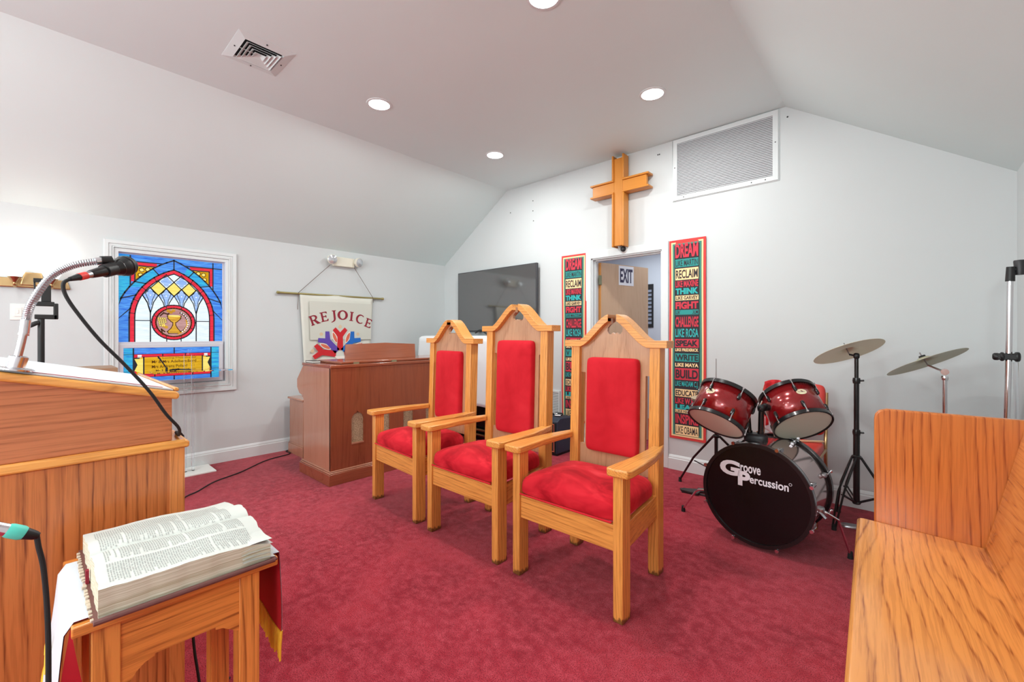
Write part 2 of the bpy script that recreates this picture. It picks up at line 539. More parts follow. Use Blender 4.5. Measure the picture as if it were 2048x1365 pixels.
# ------------------------------------------------------------------ room shell
b = MB().box(XL - .1, XR + .1, YR - .1, YB + .12, -.1, 0)
struct(b.build('floor', M['carpet'], smooth=0))
b = MB().box(XL - .12, XL, YR - .1, .425, -.1, EAVE + .1)
b.box(XL - .12, XL, 1.29, YB + .12, -.1, EAVE + .1).box(XL - .12, XL, .425, 1.29, -.1, .755).box(XL - .12, XL, .425, 1.29, 1.965, EAVE + .1)
struct(b.build('wall_left', M['wall'], smooth=0))
struct(MB().box(XR, XR + .12, YR - .1, YB + .12, -.1, EAVE + .1).build('wall_right', M['wall'], smooth=0))
struct(MB().box(XL - .1, XR + .1, YR - .12, YR, -.1, 3.2).build('wall_rear', M['wall'], smooth=0))
# back wall with the doorway cut out
D0, D1, DZ = -2.475, -1.70, 2.03
b = MB()
f = lambda a, z, w_: (a, w_, z)
b.prism([(XL - .1, -.1), (D0, -.1), (D0, DZ), (D1, DZ), (D1, -.1), (XR + .1, -.1), (XR + .1, 3.1), (XL - .1, 3.1)], f, YB, YB + .12)
b.k = 1
for x, z in ((-3.627, 2.728), (-3.268, 2.802), (-3.268, 2.684), (-3.26, 2.565), (-1.745, 2.921), (-1.73, 2.921), (-.7, 2.927)):
    b.lathe([(0, 0), (.0065, .0006), (.0065, -.001)], axm((x, YB - .001, z), (0, -1, 0)), 10)
struct(b.build('wall_back', [M['wall'], M['hole']], smooth=0))
# ceiling: left slope, flat, right slope
b = MB()
f = lambda x, z, y: (x, y, z)
sl = (ZK - EAVE) / (XK - XL)
sr = (ZK - EAVE) / (XR - XKR)
b.prism([(XL - .12, EAVE - .12 * sl), (XK, ZK), (XKR, ZK), (XR + .12, EAVE - .12 * sr), (XR + .12, 3.3), (XL - .12, 3.3)], f, YR - .1, YB + .001)
struct(b.build('ceiling', M['ceil'], smooth=0))
# baseboards
def baseboard(name, p0, p1, nrm):
    b = MB()
    prof = [(0, 0), (.016, 0), (.016, .098), (.011, .104), (.011, .112), (.006, .122), (0, .132)]
    p0, p1, nrm = V(p0), V(p1), V(nrm)
    d = (p1 - p0)
    b.prism(prof, lambda a, z, w_: p0 + d * w_ + nrm * a + V((0, 0, z)), 0, 1)
    return struct(b.build(name, M['trim'], smooth=0))
baseboard('baseboard_left', (XL, YR, 0), (XL, YB, 0), (1, 0, 0))
baseboard('baseboard_back', (XL, YB, 0), (D0 - .06, YB, 0), (0, -1, 0))
baseboard('baseboard_back', (D1 + .06, YB, 0), (XR, YB, 0), (0, -1, 0))
baseboard('baseboard_right', (XR, YB, 0), (XR, YR, 0), (-1, 0, 0))
# door casing + jambs
b = MB()
b.box(D0 - .058, D0 + .005, YB - .014, YB, 0, DZ + .066).box(D1 - .005, D1 + .058, YB - .014, YB, 0, DZ + .066).box(D0 + .005, D1 - .005, YB - .014, YB, DZ - .005, DZ + .066)
b.box(D0, D0 + .018, YB, YB + .12, 0, DZ).box(D1 - .018, D1, YB, YB + .12, 0, DZ).box(D0, D1, YB, YB + .12, DZ - .018, DZ)
b.box(D0 + .018, D0 + .03, YB + .04, YB + .075, 0, DZ - .018).box(D1 - .03, D1 - .018, YB + .04, YB + .075, 0, DZ - .018).box(D0, D1, YB + .04, YB + .075, DZ - .03, DZ - .018)
struct(b.build('trim_1', M['trim'], bevel=.002))
# door leaf, open into the next room
a = math.radians(75)
hx, hy = -2.43, YB + .125
dr = bpy.data.objects.new('door_1', None); COL.objects.link(dr); dr.location = (hx, hy, 0); dr.rotation_euler = (0, 0, a); struct(dr)
MB().box(0, .745, -.001, .001, 0, .1)
lf = MB()
lf.box(.002, .745, 0, .042, .012, 2.0, 0).box(0, .002, 0, .042, .012, 2.0, 1)
lf.build('door_panel', [M['birch'], M['doorEdge']], dr, local=True, smooth=0)
h = MB().cyl((-.004, -.006, 1.76), (-.004, -.006, 1.86), .007).box(-.004, .0, 0, .04, 1.76, 1.86).box(-.04, -.004, -.012, -.008, 1.76, 1.86)
h.build('hinge', M['hinge'], dr, local=True)
h = MB().cyl((-.004, -.006, .2), (-.004, -.006, .3), .007).box(-.004, .0, 0, .04, .2, .3)
h.build('hinge', M['hinge'], dr, local=True)
kn = MB().lathe([(.025, 0), (.025, .006), (.01, .01), (.01, .035), (.027, .045), (.027, .06), (.012, .068), (0, .07)], axm((.69, 0, .95), (0, -1, 0)), 20)
kn.build('door_knob', M['hinge'], dr, local=True)
# EXIT sign taped to the leaf (on the side facing the hall)
b = MB()
fe = lambda u, z: V((hx, hy, 0)) + Matrix.Rotation(a, 3, 'Z') @ V((u, -.0025, z))
fe2 = lambda u, z: V((hx, hy, 0)) + Matrix.Rotation(a, 3, 'Z') @ V((u, -.0042, z))
b.prism([(.265, 1.775), (.50, 1.775), (.50, 1.99), (.265, 1.99)], lambda u, z, w_: V((hx, hy, 0)) + Matrix.Rotation(a, 3, 'Z') @ V((u, w_, z)), -.003, -.001, 0)
b.text('EXIT', .283, .482, 1.805, 1.96, fe2, .03, 1)
tag(b.build('exit_sign', [M['signw'], M['signk']], loc=(hx, hy, 0), smooth=0), 'white paper EXIT sign taped high on the open birch door', 'sign')
# side room beyond the doorway
Y2, X2a, X2b = YB + 2.1, -4.2, -.6
b = MB().box(X2a, X2b, Y2, Y2 + .1, -.1, 2.6).box(X2a - .1, X2a, YB + .12, Y2, -.1, 2.6).box(X2b, X2b + .1, YB + .12, Y2, -.1, 2.6)
b.box(X2a - .1, X2b + .1, YB + .12, Y2 + .1, 2.5, 2.6)
struct(b.build('wall_side_room', M['farwall'], smooth=0))
struct(MB().box(X2a - .1, X2b + .1, YB + .12, Y2 + .1, -.1, 0).build('floor_side_room', M['carpet'], smooth=0))
b = MB().box(-2.98, -2.74, Y2 - .012, Y2, 1.33, 1.96, 0)
b.k = 1
for i in range(9): b.box(-2.955, -2.765, Y2 - .0135, Y2 - .012, 1.38 + i * .058, 1.415 + i * .058)
tag(b.build('poster', [M['darkgrey'], M['poster']], loc=(-2.86, Y2, 1.33), smooth=0), 'blue grey printed poster on the far wall of the room behind the door', 'poster')

# ------------------------------------------------------------------ window
WY0, WY1, WZ0, WZ1 = .38, 1.335, .69, 2.022
iy0, iy1, iz0, iz1 = .47, 1.232, .79, 1.925
def frame(b, y0, y1, z0, z1, wd, x0, x1, k=None):
    f = lambda y, z, x: (x, y, z)
    for P in ([(y0, z0), (y1, z0), (y1 - wd, z0 + wd), (y0 + wd, z0 + wd)], [(y1, z0), (y1, z1), (y1 - wd, z1 - wd), (y1 - wd, z0 + wd)],
              [(y1, z1), (y0, z1), (y0 + wd, z1 - wd), (y1 - wd, z1 - wd)], [(y0, z1), (y0, z0), (y0 + wd, z0 + wd), (y0 + wd, z1 - wd)]):
        b.prism(P, f, x0, x1, k)
win = bpy.data.objects.new('window_1', None); COL.objects.link(win); win.location = (XL, .85, .69); struct(win)
b = MB()
frame(b, WY0, WY1, WZ0, WZ1, .03, XL, XL + .026)
frame(b, WY0 + .03, WY1 - .03, WZ0 + .03, WZ1 - .03, .02, XL, XL + .02)
frame(b, WY0 + .05, WY1 - .05, WZ0 + .05, WZ1 - .05, .012, XL, XL + .026)
frame(b, WY0 + .062, WY1 - .062, WZ0 + .062, WZ1 - .062, .03, XL - .05, XL + .014)
b.build('casing', M['trim'], win, bevel=.003)
b = MB()
frame(b, iy0 - .03, iy1 + .03, iz0 - .03, iz1 + .03, .034, XL - .10, XL - .03)
b.box(XL - .08, XL - .012, iy0, iy1, 1.127, 1.168)
frame(b, iy0 + .003, iy1 - .003, iz0, 1.148, .032, XL - .07, XL - .008)
b.build('sash', M['trimgrey'], win, bevel=.003)
# stained glass, upper panel
GX = XL - .034
U0, U1, G0, G1 = .476, 1.226, 1.168, 1.915
def gl(layer):
    return lambda u, v: (GX + layer * .0007, U0 + (U1 - U0) * min(1, max(0, u)), G0 + (G1 - G0) * min(1, max(0, v)))
GM = [G[k] for k in ('blue', 'sky', 'red', 'white', 'yellow', 'gold', 'pale', 'rose', 'cup', 'brown', 'lead', 'dot')]
gi = {k: i for i, k in enumerate(('blue', 'sky', 'red', 'white', 'yellow', 'gold', 'pale', 'rose', 'cup', 'brown', 'lead', 'dot'))}
def arch(w_, s, ap, n=14, base=0):
    H = ap - s; k = (H * H - w_ * w_) / (2 * w_); R = w_ + k
    a1 = math.atan2(H, k)
    right = [(.5 - k + R * math.cos(a1 * i / n), s + R * math.sin(a1 * i / n)) for i in range(n + 1)]
    left = [(1 - x, y) for x, y in reversed(right[:-1])]
    return [(.5 + w_, base)] + right + left + [(.5 - w_, base)]
def ribbon(b, pts, wd, fn, k):
    n = len(pts); wd *= 1.2
    for i in range(n - 1):
        (x0, y0), (x1, y1) = pts[i], pts[i + 1]
        d = math.hypot(x1 - x0, y1 - y0)
        if d < 1e-6: continue
        nx, ny = -(y1 - y0) / d * wd / 2, (x1 - x0) / d * wd / 2
        ex, ey = (x1 - x0) / d * wd / 2, (y1 - y0) / d * wd / 2
        b.flat([(x0 - ex + nx, y0 - ey + ny), (x0 - ex - nx, y0 - ey - ny), (x1 + ex - nx, y1 + ey - ny), (x1 + ex + nx, y1 + ey + ny)], fn, k)
b = MB()
b.box(GX - .006, GX, U0 - .01, U1 + .01, G0 - .01, G1 + .01, gi['blue'])
lead = gi['lead']
for sx in (0, 1):
    m_ = (lambda p: p) if sx == 0 else (lambda p: [(1 - x, y) for x, y in p])
    b.flat(m_([(.0, .0), (.1, .0), (.1, 1), (0, 1)]), gl(1), gi['sky'] if sx == 0 else gi['blue'])
    b.flat(m_([(.1, .7), (.14, .7), (.14, .88), (.34, .88), (.34, .93), (.1, .93)]), gl(2), gi['red'])
    b.flat(m_([(.14, .6), (.34, .88), (.14, .88)]), gl(2), gi['gold'])
    b.flat(m_([(.14, .68), (.3, .88), (.14, .88)]), gl(2), gi['gold'])
    ribbon(b, m_([(.1, .55), (.1, 1)]), .011, gl(3), lead)
    ribbon(b, m_([(.1, .93), (.42, .93)]), .011, gl(3), lead)
    ribbon(b, m_([(0, .93), (.1, .93)]), .011, gl(3), lead)
    ribbon(b, m_([(.14, .6), (.14, .885), (.4, .885)]), .011, gl(3), lead)
    for p in ((.2, .84), (.255, .85), (.19, .78)):
        b.flat(m_(circ(p[0], p[1], .022, 12)), gl(3), gi['yellow'])
        ribbon(b, m_(circ(p[0], p[1], .022, 12)), .006, gl(3.4), gi['brown'])
A0 = arch(.56, .12, .985); A1 = arch(.41, .28, .87); A2 = arch(.362, .28, .82)
b.flat(A0, gl(4), gi['sky'])
for i in range(0, 60):
    pass
def bandseg(a0_, a1_, k):
    n = len(A0); i0, i1 = int(a0_ * n), int(a1_ * n)
    i1 = min(i1, n - 1)
    b.flat([A0[i] for i in range(i0, i1 + 1)] + [A1[i] for i in range(i1, i0 - 1, -1)], gl(4.4), k)
for s0, s1, k in ((0, .08, 0), (.08, .3, 0), (.3, .42, 1), (.42, .5, 0), (.5, .6, 0), (.6, .72, 1), (.72, .98, 0)):
    bandseg(s0, s1, (gi['blue'], gi['sky'])[k])
b.flat(A1, gl(5), gi['red'])
b.flat(A2, gl(6), gi['white'])
ribbon(b, A0, .013, gl(7), lead); ribbon(b, A1, .012, gl(7), lead); ribbon(b, A2, .010, gl(7), lead)
nA = len(A0)
for i in (3, 6, 9, 12, nA // 2, nA - 4, nA - 7, nA - 10, nA - 13):
    ribbon(b, [A0[i], A1[i]], .010, gl(7), lead)
for i in (2, 5, 8, 11, nA - 3, nA - 6, nA - 9, nA - 12):
    ribbon(b, [A1[i], A2[i]], .006, gl(7), lead)
def dia(cx, cy, hw, hh): return [(cx - hw, cy), (cx, cy - hh), (cx + hw, cy), (cx, cy + hh)]
for cx in (.352, .5, .648):
    b.flat(dia(cx, .635, .072, .083), gl(6.5), gi['yellow']); ribbon(b, dia(cx, .635, .074, .085) + [(cx - .074, .635)], .009, gl(7.2), lead)
for cx in (.426, .574):
    P = circ(cx, .72, .026, 10); b.flat(dia(cx, .72, .05, .06), gl(6.4), gi['pale'])
    for dx, dy in ((-.03, 0), (.03, 0), (0, .035), (0, -.035)): b.flat(circ(cx + dx, .72 + dy, .024, 10), gl(6.6), gi['pale'])
    ribbon(b, dia(cx, .72, .074, .085) + [(cx - .074, .72)], .009, gl(7.2), lead)
for cx in (.278, .426, .574, .722):
    b.flat([(cx - .03, .52), (cx, .36), (cx + .03, .52)], gl(6.4), gi['pale'])
    for dx, dy in ((-.036, 0), (.036, 0), (0, .048), (0, -.03)): b.flat(circ(cx + dx, .54 + dy, .032, 12), gl(6.6), gi['pale'])
    for sx in (-1, 1):
        ribbon(b, [(cx, .64), (cx + sx * .072, .55), (cx + sx * .03, .47), (cx, .34)], .008, gl(7.2), lead)
        ribbon(b, [(cx + sx * .02, .6), (cx + sx * .045, .57), (cx + sx * .02, .5), (cx + sx * .012, .44)], .005, gl(7.2), lead)
for sx in (-1, 1):
    ribbon(b, [(.5 + sx * .222, .36), (.5 + sx * .222, 0)], .010, gl(7.2), lead)
    ribbon(b, [(.5 + sx * .222, .25), (.5 + sx * .36, .25)], .008, gl(7.2), lead)
    ribbon(b, [(.5 + sx * .07, 0), (.5 + sx * .07, .03)], .008, gl(7.2), lead)
    ribbon(b, [(.5 + sx * .222, .36), (.5 + sx * .25, .46), (.5 + sx * .29, .54)], .008, gl(7.2), lead)
CV = .232
b.flat(circ(.5, CV, .21, 40), gl(8), gi['red']); ribbon(b, circ(.5, CV, .21, 40) + [(.71, CV)], .010, gl(8.5), lead)
b.flat(circ(.5, CV, .172, 40), gl(9), gi['rose']); ribbon(b, circ(.5, CV, .172, 40) + [(.672, CV)], .012, gl(9.5), gi['brown'])
for i in range(8):
    t = 2 * PI * i / 8 + .39
    ribbon(b, [(.5 + .172 * math.cos(t), CV + .172 * math.sin(t)), (.5 + .21 * math.cos(t), CV + .21 * math.sin(t))], .007, gl(9), lead)
ch = [(.44, .31), (.565, .31), (.56, .28), (.53, .245), (.512, .235), (.512, .20), (.53, .16), (.56, .12), (.55, .105), (.45, .105), (.44, .12), (.475, .16), (.492, .20), (.492, .235), (.474, .245), (.445, .28)]
ribbon(b, ch + [ch[0]], .014, gl(10), gi['brown']); b.flat(ch, gl(10.5), gi['cup'])
b.flat(circ(.5025, .31, .062, 20, ry=.012), gl(10.8), gi['yellow'])
for r_ in range(5):
    for c_ in range(4 - (r_ > 2)):
        p = (.352 + c_ * .02 + r_ * .004, .28 - r_ * .022)
        b.flat(circ(p[0], p[1], .0125, 8), gl(10), gi['brown']); b.flat(circ(p[0], p[1], .009, 8), gl(10.5), gi['yellow'])
ribbon(b, [(.37, .31), (.4, .345), (.44, .33), (.46, .35)], .012, gl(10), gi['brown'])
for p in ((.47, .355), (.445, .37), (.495, .375), (.40, .19), (.425, .175)): b.flat(circ(p[0], p[1], .02, 7), gl(10.2), gi['cup'])
for i in range(11):
    t = 1.05 - i * .2
    p = (.5 + .135 * math.cos(t), CV + .135 * math.sin(t))
    b.flat(circ(p[0], p[1], .014, 8), gl(10), gi['brown']); b.flat(circ(p[0] + .004, p[1], .008, 8), gl(10.5), gi['dot'])
ribbon(b, [(.54, .09), (.6, .13), (.63, .2), (.62, .26)], .012, gl(10.2), gi['cup'])
ribbon(b, [(.39, .09), (.38, .15), (.41, .12)], .012, gl(10), gi['brown'])
b.build('stained_glass', GM, win, smooth=0)
# lower panel
b = MB()
l0, l1, m0, m1 = .508, 1.194, .826, 1.112
def gm(layer): return lambda u, v: (GX + .012 + layer * .0007, l0 + (l1 - l0) * u, m0 + (m1 - m0) * v)
b.box(GX + .006, GX + .012, l0 - .01, l1 + .01, m0 - .01, m1 + .01, gi['blue'])
b.flat([(0, 0), (.09, 0), (.09, 1), (0, 1)], gm(1), gi['sky']); b.flat([(.91, 0), (1, 0), (1, 1), (.91, 1)], gm(1), gi['sky'])
b.flat([(.09, .12), (.91, .12), (.91, .82), (.09, .82)], gm(1.5), gi['red'])
b.flat([(.12, .22), (.88, .22), (.88, .72), (.12, .72)], gm(2), gi['gold'])
for s in (0, 1):
    q = (lambda p: p) if s == 0 else (lambda p: [(1 - x, y) for x, y in p])
    b.flat(q([(.095, .3), (.15, .3), (.15, .72), (.095, .72)]), gm(2.4), lead)
    b.flat(q([(.10, .68), (.13, .5), (.10, .32), (.19, .22), (.19, .68)]), gm(2.8), gi['yellow'])
    b.flat(q([(.13, .72), (.17, .72), (.17, .8), (.13, .8)]), gm(3), gi['dot'])
    for P in ([(.09, 0), (.09, 1)], [(0, .82), (.09, .82)], [(0, .3), (.09, .3)], [(.19, .22), (.19, .74)]): ribbon(b, q(P), .012, gm(3.5), lead)
for P in ([(.5, .82), (.5, 1)], [(.5, 0), (.5, .12)], [(.09, .82), (.91, .82)], [(.09, .12), (.91, .12)], [(.12, .74), (.88, .74)], [(.12, .2), (.88, .2)], [(.38, .74), (.38, .82)], [(.62, .74), (.62, .82)], [(.3, .12), (.3, .2)], [(.7, .12), (.7, .2)]):
    ribbon(b, P, .010, gm(3.5), lead)
fm = gm(3.6)
b.text('In Loving Memory Of', .33, .74, .65, .71, fm, .0, gi['brown'])
b.text('Mr & Mrs Adelbert Bond', .27, .74, .53, .62, fm, .01, gi['brown'])
b.text('Mrs Andrena Pollard', .27, .64, .38, .47, fm, .01, gi['brown'])
b.text('Mr & Mrs Florence Morris', .31, .74, .245, .335, fm, .01, gi['brown'])
b.build('stained_glass', GM, win, smooth=0)

# ------------------------------------------------------------------ ceiling fittings
for i, (x, y, lb) in enumerate(((-3.02, 1.79, 'round recessed ceiling light between the air vent and the cross'), (-1.40, 3.07, 'round recessed ceiling light nearest the wooden cross'),
                     (-3.03, 3.07, 'round recessed ceiling light above the black television'), (-1.417, 1.80, 'round recessed ceiling light cut off by the top edge of the photo'))):
    t = thing('recessed_light', lb, 'ceiling light', (x, y, ZK), group='recessed lights in the ceiling')
    MB().lathe([(.078, 0), (.096, 0), (.094, -.004), (.078, -.006)], Matrix.Translation((x, y, ZK)), 40, cap=False).build('trim_ring', M['trim'], t)
    MB().lathe([(0, -.004), (.078, -.004)], Matrix.Translation((x, y, ZK)), 40, cap=False).build('lens', M['bulb'], t)
    area('can_lamp', (x, y, ZK - .012), .15, CAN_W, WARM, shape='DISK')
for (x, y) in ((-3.02, -.6), (-1.4, -.6)):
    area('can_lamp', (x, y, ZK - .012), .15, CAN_W * .6, WARM, shape='DISK')

vt = thing('air_vent', 'square white louvred air diffuser on the flat ceiling', 'vent', (-3.045, .955, ZK))
def sqring(b, cx, cy, o, i, zo, zi, k=0):
    P = [V((cx + sx * o, cy + sy * o * .9, zo)) for sx, sy in ((-1, -1), (1, -1), (1, 1), (-1, 1))]
    Q = [V((cx + sx * i, cy + sy * i * .9, zi)) for sx, sy in ((-1, -1), (1, -1), (1, 1), (-1, 1))]
    b.add(P + Q, [(j, (j + 1) % 4, (j + 1) % 4 + 4, j + 4) for j in range(4)], k)
b = MB(); sqring(b, -3.045, .955, .176, .122, ZK - .001, ZK - .012); sqring(b, -3.045, .955, .122, .116, ZK - .012, ZK + .0)
b.k = 1
for dx, dy in ((-.15, 0), (.15, 0), (0, .133), (0, -.133)): b.lathe([(0, -.011), (.004, -.0105), (.004, -.006)], Matrix.Translation((-3.045 + dx, .955 + dy, ZK)), 8)
b.build('frame', [M['vent'], M['darkgrey']], vt, smooth=0, solid=.0015)
b = MB().add([(-3.045 - .12, .955 - .108, ZK - .0006), (-3.045 + .12, .955 - .108, ZK - .0006), (-3.045 + .12, .955 + .108, ZK - .0006), (-3.045 - .12, .955 + .108, ZK - .0006)], [(0, 1, 2, 3)])
b.build('duct', M['ventdark'], vt, smooth=0)
b = MB()
for o in (.108, .084, .06): sqring(b, -3.045, .955, o, o - .019, ZK - .016, ZK - .002)
sqring(b, -3.045, .955, .036, .012, ZK - .016, ZK - .004)
b.box(-3.045 - .012, -3.045 + .012, .955 - .011, .955 + .011, ZK - .006, ZK - .003)
b.box(-3.047, -3.043, .955 - .105, .955 + .105, ZK - .008, ZK - .005)
b.build('louvres', M['vent'], vt, smooth=0, solid=.0015)

# return air grille on the back wall
gr = thing('return_air_grille', 'wide white grille with fine horizontal slats high on the back wall', 'grille', (-1.18, YB, 2.45))
b = MB()
fw = lambda x, z, y: (x, y, z)
def frameY(b, x0, x1, z0, z1, wd, y0, y1, k=None):
    for P in ([(x0, z0), (x1, z0), (x1 - wd, z0 + wd), (x0 + wd, z0 + wd)], [(x1, z0), (x1, z1), (x1 - wd, z1 - wd), (x1 - wd, z0 + wd)],
              [(x1, z1), (x0, z1), (x0 + wd, z1 - wd), (x1 - wd, z1 - wd)], [(x0, z1), (x0, z0), (x0 + wd, z0 + wd), (x0 + wd, z1 - wd)]):
        b.prism(P, fw, y0, y1, k)
frameY(b, -1.597, -.761, 2.452, 3.004, .038, YB - .014, YB)
frameY(b, -1.604, -.754, 2.446, 3.006, .008, YB - .006, YB)
b.k = 1
for x, z in ((-1.5, 2.47), (-.95, 2.47), (-.85, 2.47), (-.78, 2.75), (-1.58, 2.75)):
    b.lathe([(0, .001), (.005, .0005), (.005, 0)], axm((x, YB - .0145, z), (0, -1, 0)), 8)
b.build('frame', [M['trim'], M['hole']], gr, bevel=.0015)
MB().box(-1.56, -.80, YB - .003, YB - .001, 2.49, 2.967).build('backing', mat('grille_backing', (150, 150, 152), .8), gr, smooth=0)
b = MB()
for i in range(34):
    z = 2.494 + i * .0139
    b.add([(-1.558, YB - .004, z + .012), (-.80, YB - .004, z + .012), (-.80, YB - .013, z), (-1.558, YB - .013, z)], [(0, 1, 2, 3)])
b.build('slats', M['slats'], gr, smooth=0, solid=.0012)

# ------------------------------------------------------------------ cross
cr = thing('wall_cross', 'large honey coloured wooden cross mounted over the doorway', 'cross', (-2.10, YB, 2.09))
f = lambda x, z, y: (x, y, z)
c0, c1 = -2.165, -2.035
za, zb = 2.612, 2.748
MB().box(c0 + .018, c1 - .018, YB - .105, YB - .07, 2.10, 2.955).build('upright', M['crossw'], cr, bevel=.003)
b = MB().box(-2.39, c0 + .018, YB - .105, YB - .07, za + .018, zb - .018).box(c1 - .018, -1.81, YB - .105, YB - .07, za + .018, zb - .018)
b.build('crossbar', M['crossx'], cr, bevel=.003)
b = MB()
for x in (c0, c1 - .018):
    b.box(x, x + .018, YB - .12, YB - .02, 2.09, za).box(x, x + .018, YB - .12, YB - .02, zb, 2.985)
b.build('upright_flanges', M['crossw'], cr, bevel=.004)
b = MB()
for z in (za, zb - .018):
    b.box(-2.412, c0 + .018, YB - .12, YB - .02, z, z + .018).box(c1 - .018, -1.785, YB - .12, YB - .02, z, z + .018)
b.build('crossbar_flanges', M['crossx'], cr, bevel=.004)
MB().box(-2.15, -2.05, YB - .02, YB, 2.2, 2.9).box(-2.35, -1.85, YB - .02, YB, 2.64, 2.72).build('mounting_block', M['crossw'], cr)
cm = thing('security_camera', 'small dome camera tucked under the foot of the cross', 'camera', (-2.085, YB, 2.07))
MB().lathe([(.036, 0), (.036, .02), (.03, .03)], axm((-2.085, YB, 2.075), (0, -1, 0)), 24).build('base', M['whitep'], cm)
MB().lathe([(.028, .03), (.026, .045), (.016, .056), (0, .06)], axm((-2.085, YB, 2.075), (0, -1, 0)), 24).build('dome', M['darkgrey'], cm)

# ------------------------------------------------------------------ television
tv = thing('television', 'large switched-off flat black television on the back wall', 'television', (-3.84, YB, 1.26))
MB().box(-4.527, -3.153, YB - .075, YB - .04, 1.262, 2.056).build('housing', M['bezel'], tv, bevel=.004)
MB().box(-4.517, -3.163, YB - .0765, YB - .074, 1.282, 2.048).build('screen', M['screen'], tv, smooth=0)
MB().box(-4.1, -3.55, YB - .04, YB - .002, 1.45, 1.9).build('wall_bracket', M['black'], tv)
b = MB().tube([(-4.17, YB - .05, 1.262), (-4.15, YB - .1, 1.25), (-4.05, YB - .12, 1.285), (-3.97, YB - .12, 1.26), (-3.92, YB - .1, 1.22)], .009, 8, smooth=6)
tag(b.build('television_cable', M['black'], loc=(-4.1, YB - .05, 1.22)), 'thick black cable arching from under the television', 'cable')

# ------------------------------------------------------------------ affirmation banners
LINES = [('DREAM', 't', 'bred2', 26, 114, .035), ('LIKE MARTIN', 'b', 'bteal', 123, 173, .005), ('RECLAIM', 'b', 'bcream', 181, 253, .02), ('LIKE MAXINE', 't', 'bred2', 258, 298, .03),
         ('THINK', 't', 'bcyan', 305, 343, .05), ('LIKE GARVEY', 'b', 'bcream', 351, 381, .03), ('FIGHT', 't', 'bred2', 390, 435, .05), ('LIKE MALCOLM', 'b', 'bteal', 441, 471, .02),
         ('CHALLENGE', 't', 'bred2', 483, 548, .03), ('LIKE ROSA', 't', 'bcyan', 558, 611, .02), ('SPEAK', 'b', 'bred2', 623, 675, .05), ('LIKE FREDERICK', 't', 'bcream', 681, 700, .04),
         ('WRITE', 'b', 'bteal', 713, 763, .03), ('LIKE MAYA', 't', 'bcream', 773, 796, .04), ('BUILD', 'b', 'bred2', 805, 878, .03), ('LIKE MADAM C.J.', 't', 'bcyan', 885, 928, .01),
         ('EDUCATE', 'b', 'bcream', 936, 983, .02), ('LIKE W.E.B.', 't', 'bred2', 991, 1028, .03), ('LEAD', 't', 'bcyan', 1033, 1063, .05), ('LIKE HARRIET', 'b', 'bcream', 1065, 1085, .02),
         ('INSPIRE', 't', 'bred2', 1093, 1153, .03), ('LIKE OBAMA', 'b', 'bcream', 1161, 1223, .01)]
BK = ['bred', 'bcream', 'bgreen', 'bdark', 'bred2', 'bteal', 'bcyan']
def banner(x0, x1, z0, z1, label):
    b = MB()
    W, H = x1 - x0, z1 - z0
    sw = lambda x, z: YB - .012 - .004 * math.sin((z - z0) * 5 + x * 9)
    b.grid(4, 40, lambda u, v: (x0 + W * u, sw(x0 + W * u, z0 + H * v), z0 + H * v), 0)
    def lay(q): return lambda x, z: (x, sw(x, z) - .0012 * q, z)
    def rect(a, c, d, e, q, k):
        n = max(1, int((e - d) / .05))
        for i in range(n):
            lo, hi = d + (e - d) * i / n, d + (e - d) * (i + 1) / n
            b.flat([(a, lo), (c, lo), (c, hi), (a, hi)], lay(q), k)
    q = W / .33
    rect(x0 + .020 * q, x1 - .022 * q, z0 + .022, z1 - .020, 1, 1)
    rect(x0 + .034 * q, x1 - .036 * q, z0 + .036, z1 - .034, 2, 2)
    rect(x0 + .050 * q, x1 - .054 * q, z0 + .052, z1 - .048, 3, 3)
    tx0, tx1 = x0 + .058 * q, x1 - .062 * q
    for body, kind, col, a0_, a1_, bold in LINES:
        zt = z1 - H * a0_ / 1251; zb_ = z1 - H * a1_ / 1251
        kc = BK.index(col)
        if kind == 'b':
            rect(tx0, tx1, zb_, zt, 4, kc)
            p = (zt - zb_) * .13
            b.text(body, tx0 + .006, tx1 - .006, zb_ + p, zt - p, lay(5), bold, 3)
        else:
            b.text(body, tx0 + .002, tx1 - .002, zb_, zt, lay(5), bold, kc)
    t = b.build('affirmation_banner', [M[k] for k in BK], loc=((x0 + x1) / 2, YB, z0), smooth=0)
    return tag(t, label, 'banner', 'lettered fabric banners beside the doorway')
banner(-2.843, -2.522, .288, 2.096, 'lettered fabric banner hanging left of the doorway, half hidden by chairs')
banner(-1.632, -1.306, .286, 2.089, 'lettered fabric banner hanging right of the doorway, reaching behind the drums')

# ------------------------------------------------------------------ REJOICE banner
rj = thing('rejoice_banner', 'cream cloth banner with maroon REJOICE lettering hung from a rod', 'banner', (XL, 2.34, .7))
xb = XL + .03
MB().cyl((xb, 1.703, 1.672), (xb, 2.946, 1.676), .011).lathe([(.0, -.01), (.015, 0), (.015, .02), (.011, .03)], axm((xb, 1.703, 1.672), (0, 1, 0)), 12).lathe([(.0, -.01), (.015, 0), (.015, .02), (.011, .03)], axm((xb, 2.946, 1.676), (0, -1, 0)), 12).build('rod', M['rod'], rj)
def bw(y, z): return xb + .006 + .006 * math.sin(y * 11 + z) * (1.7 - z)
b = MB()
b.grid(24, 20, lambda u, v: (bw(1.93 + (.872 + .0) * u + .05 * (1 - v) * (1 - u), v), 1.93 + .868 * u + .055 * (1 - v) * (1 - 2 * u), .72 + .955 * v), 0)
b.build('cloth', M['banner'], rj, solid=.002)
b = MB(); b.flat([(2.035, 1.17), (2.765, 1.17), (2.775, 1.60), (2.025, 1.60)], lambda y, z: (xb + .019, y, z), 0)
def fl(q): return lambda y, z: (xb + .0195 + q * .0012, y, z)
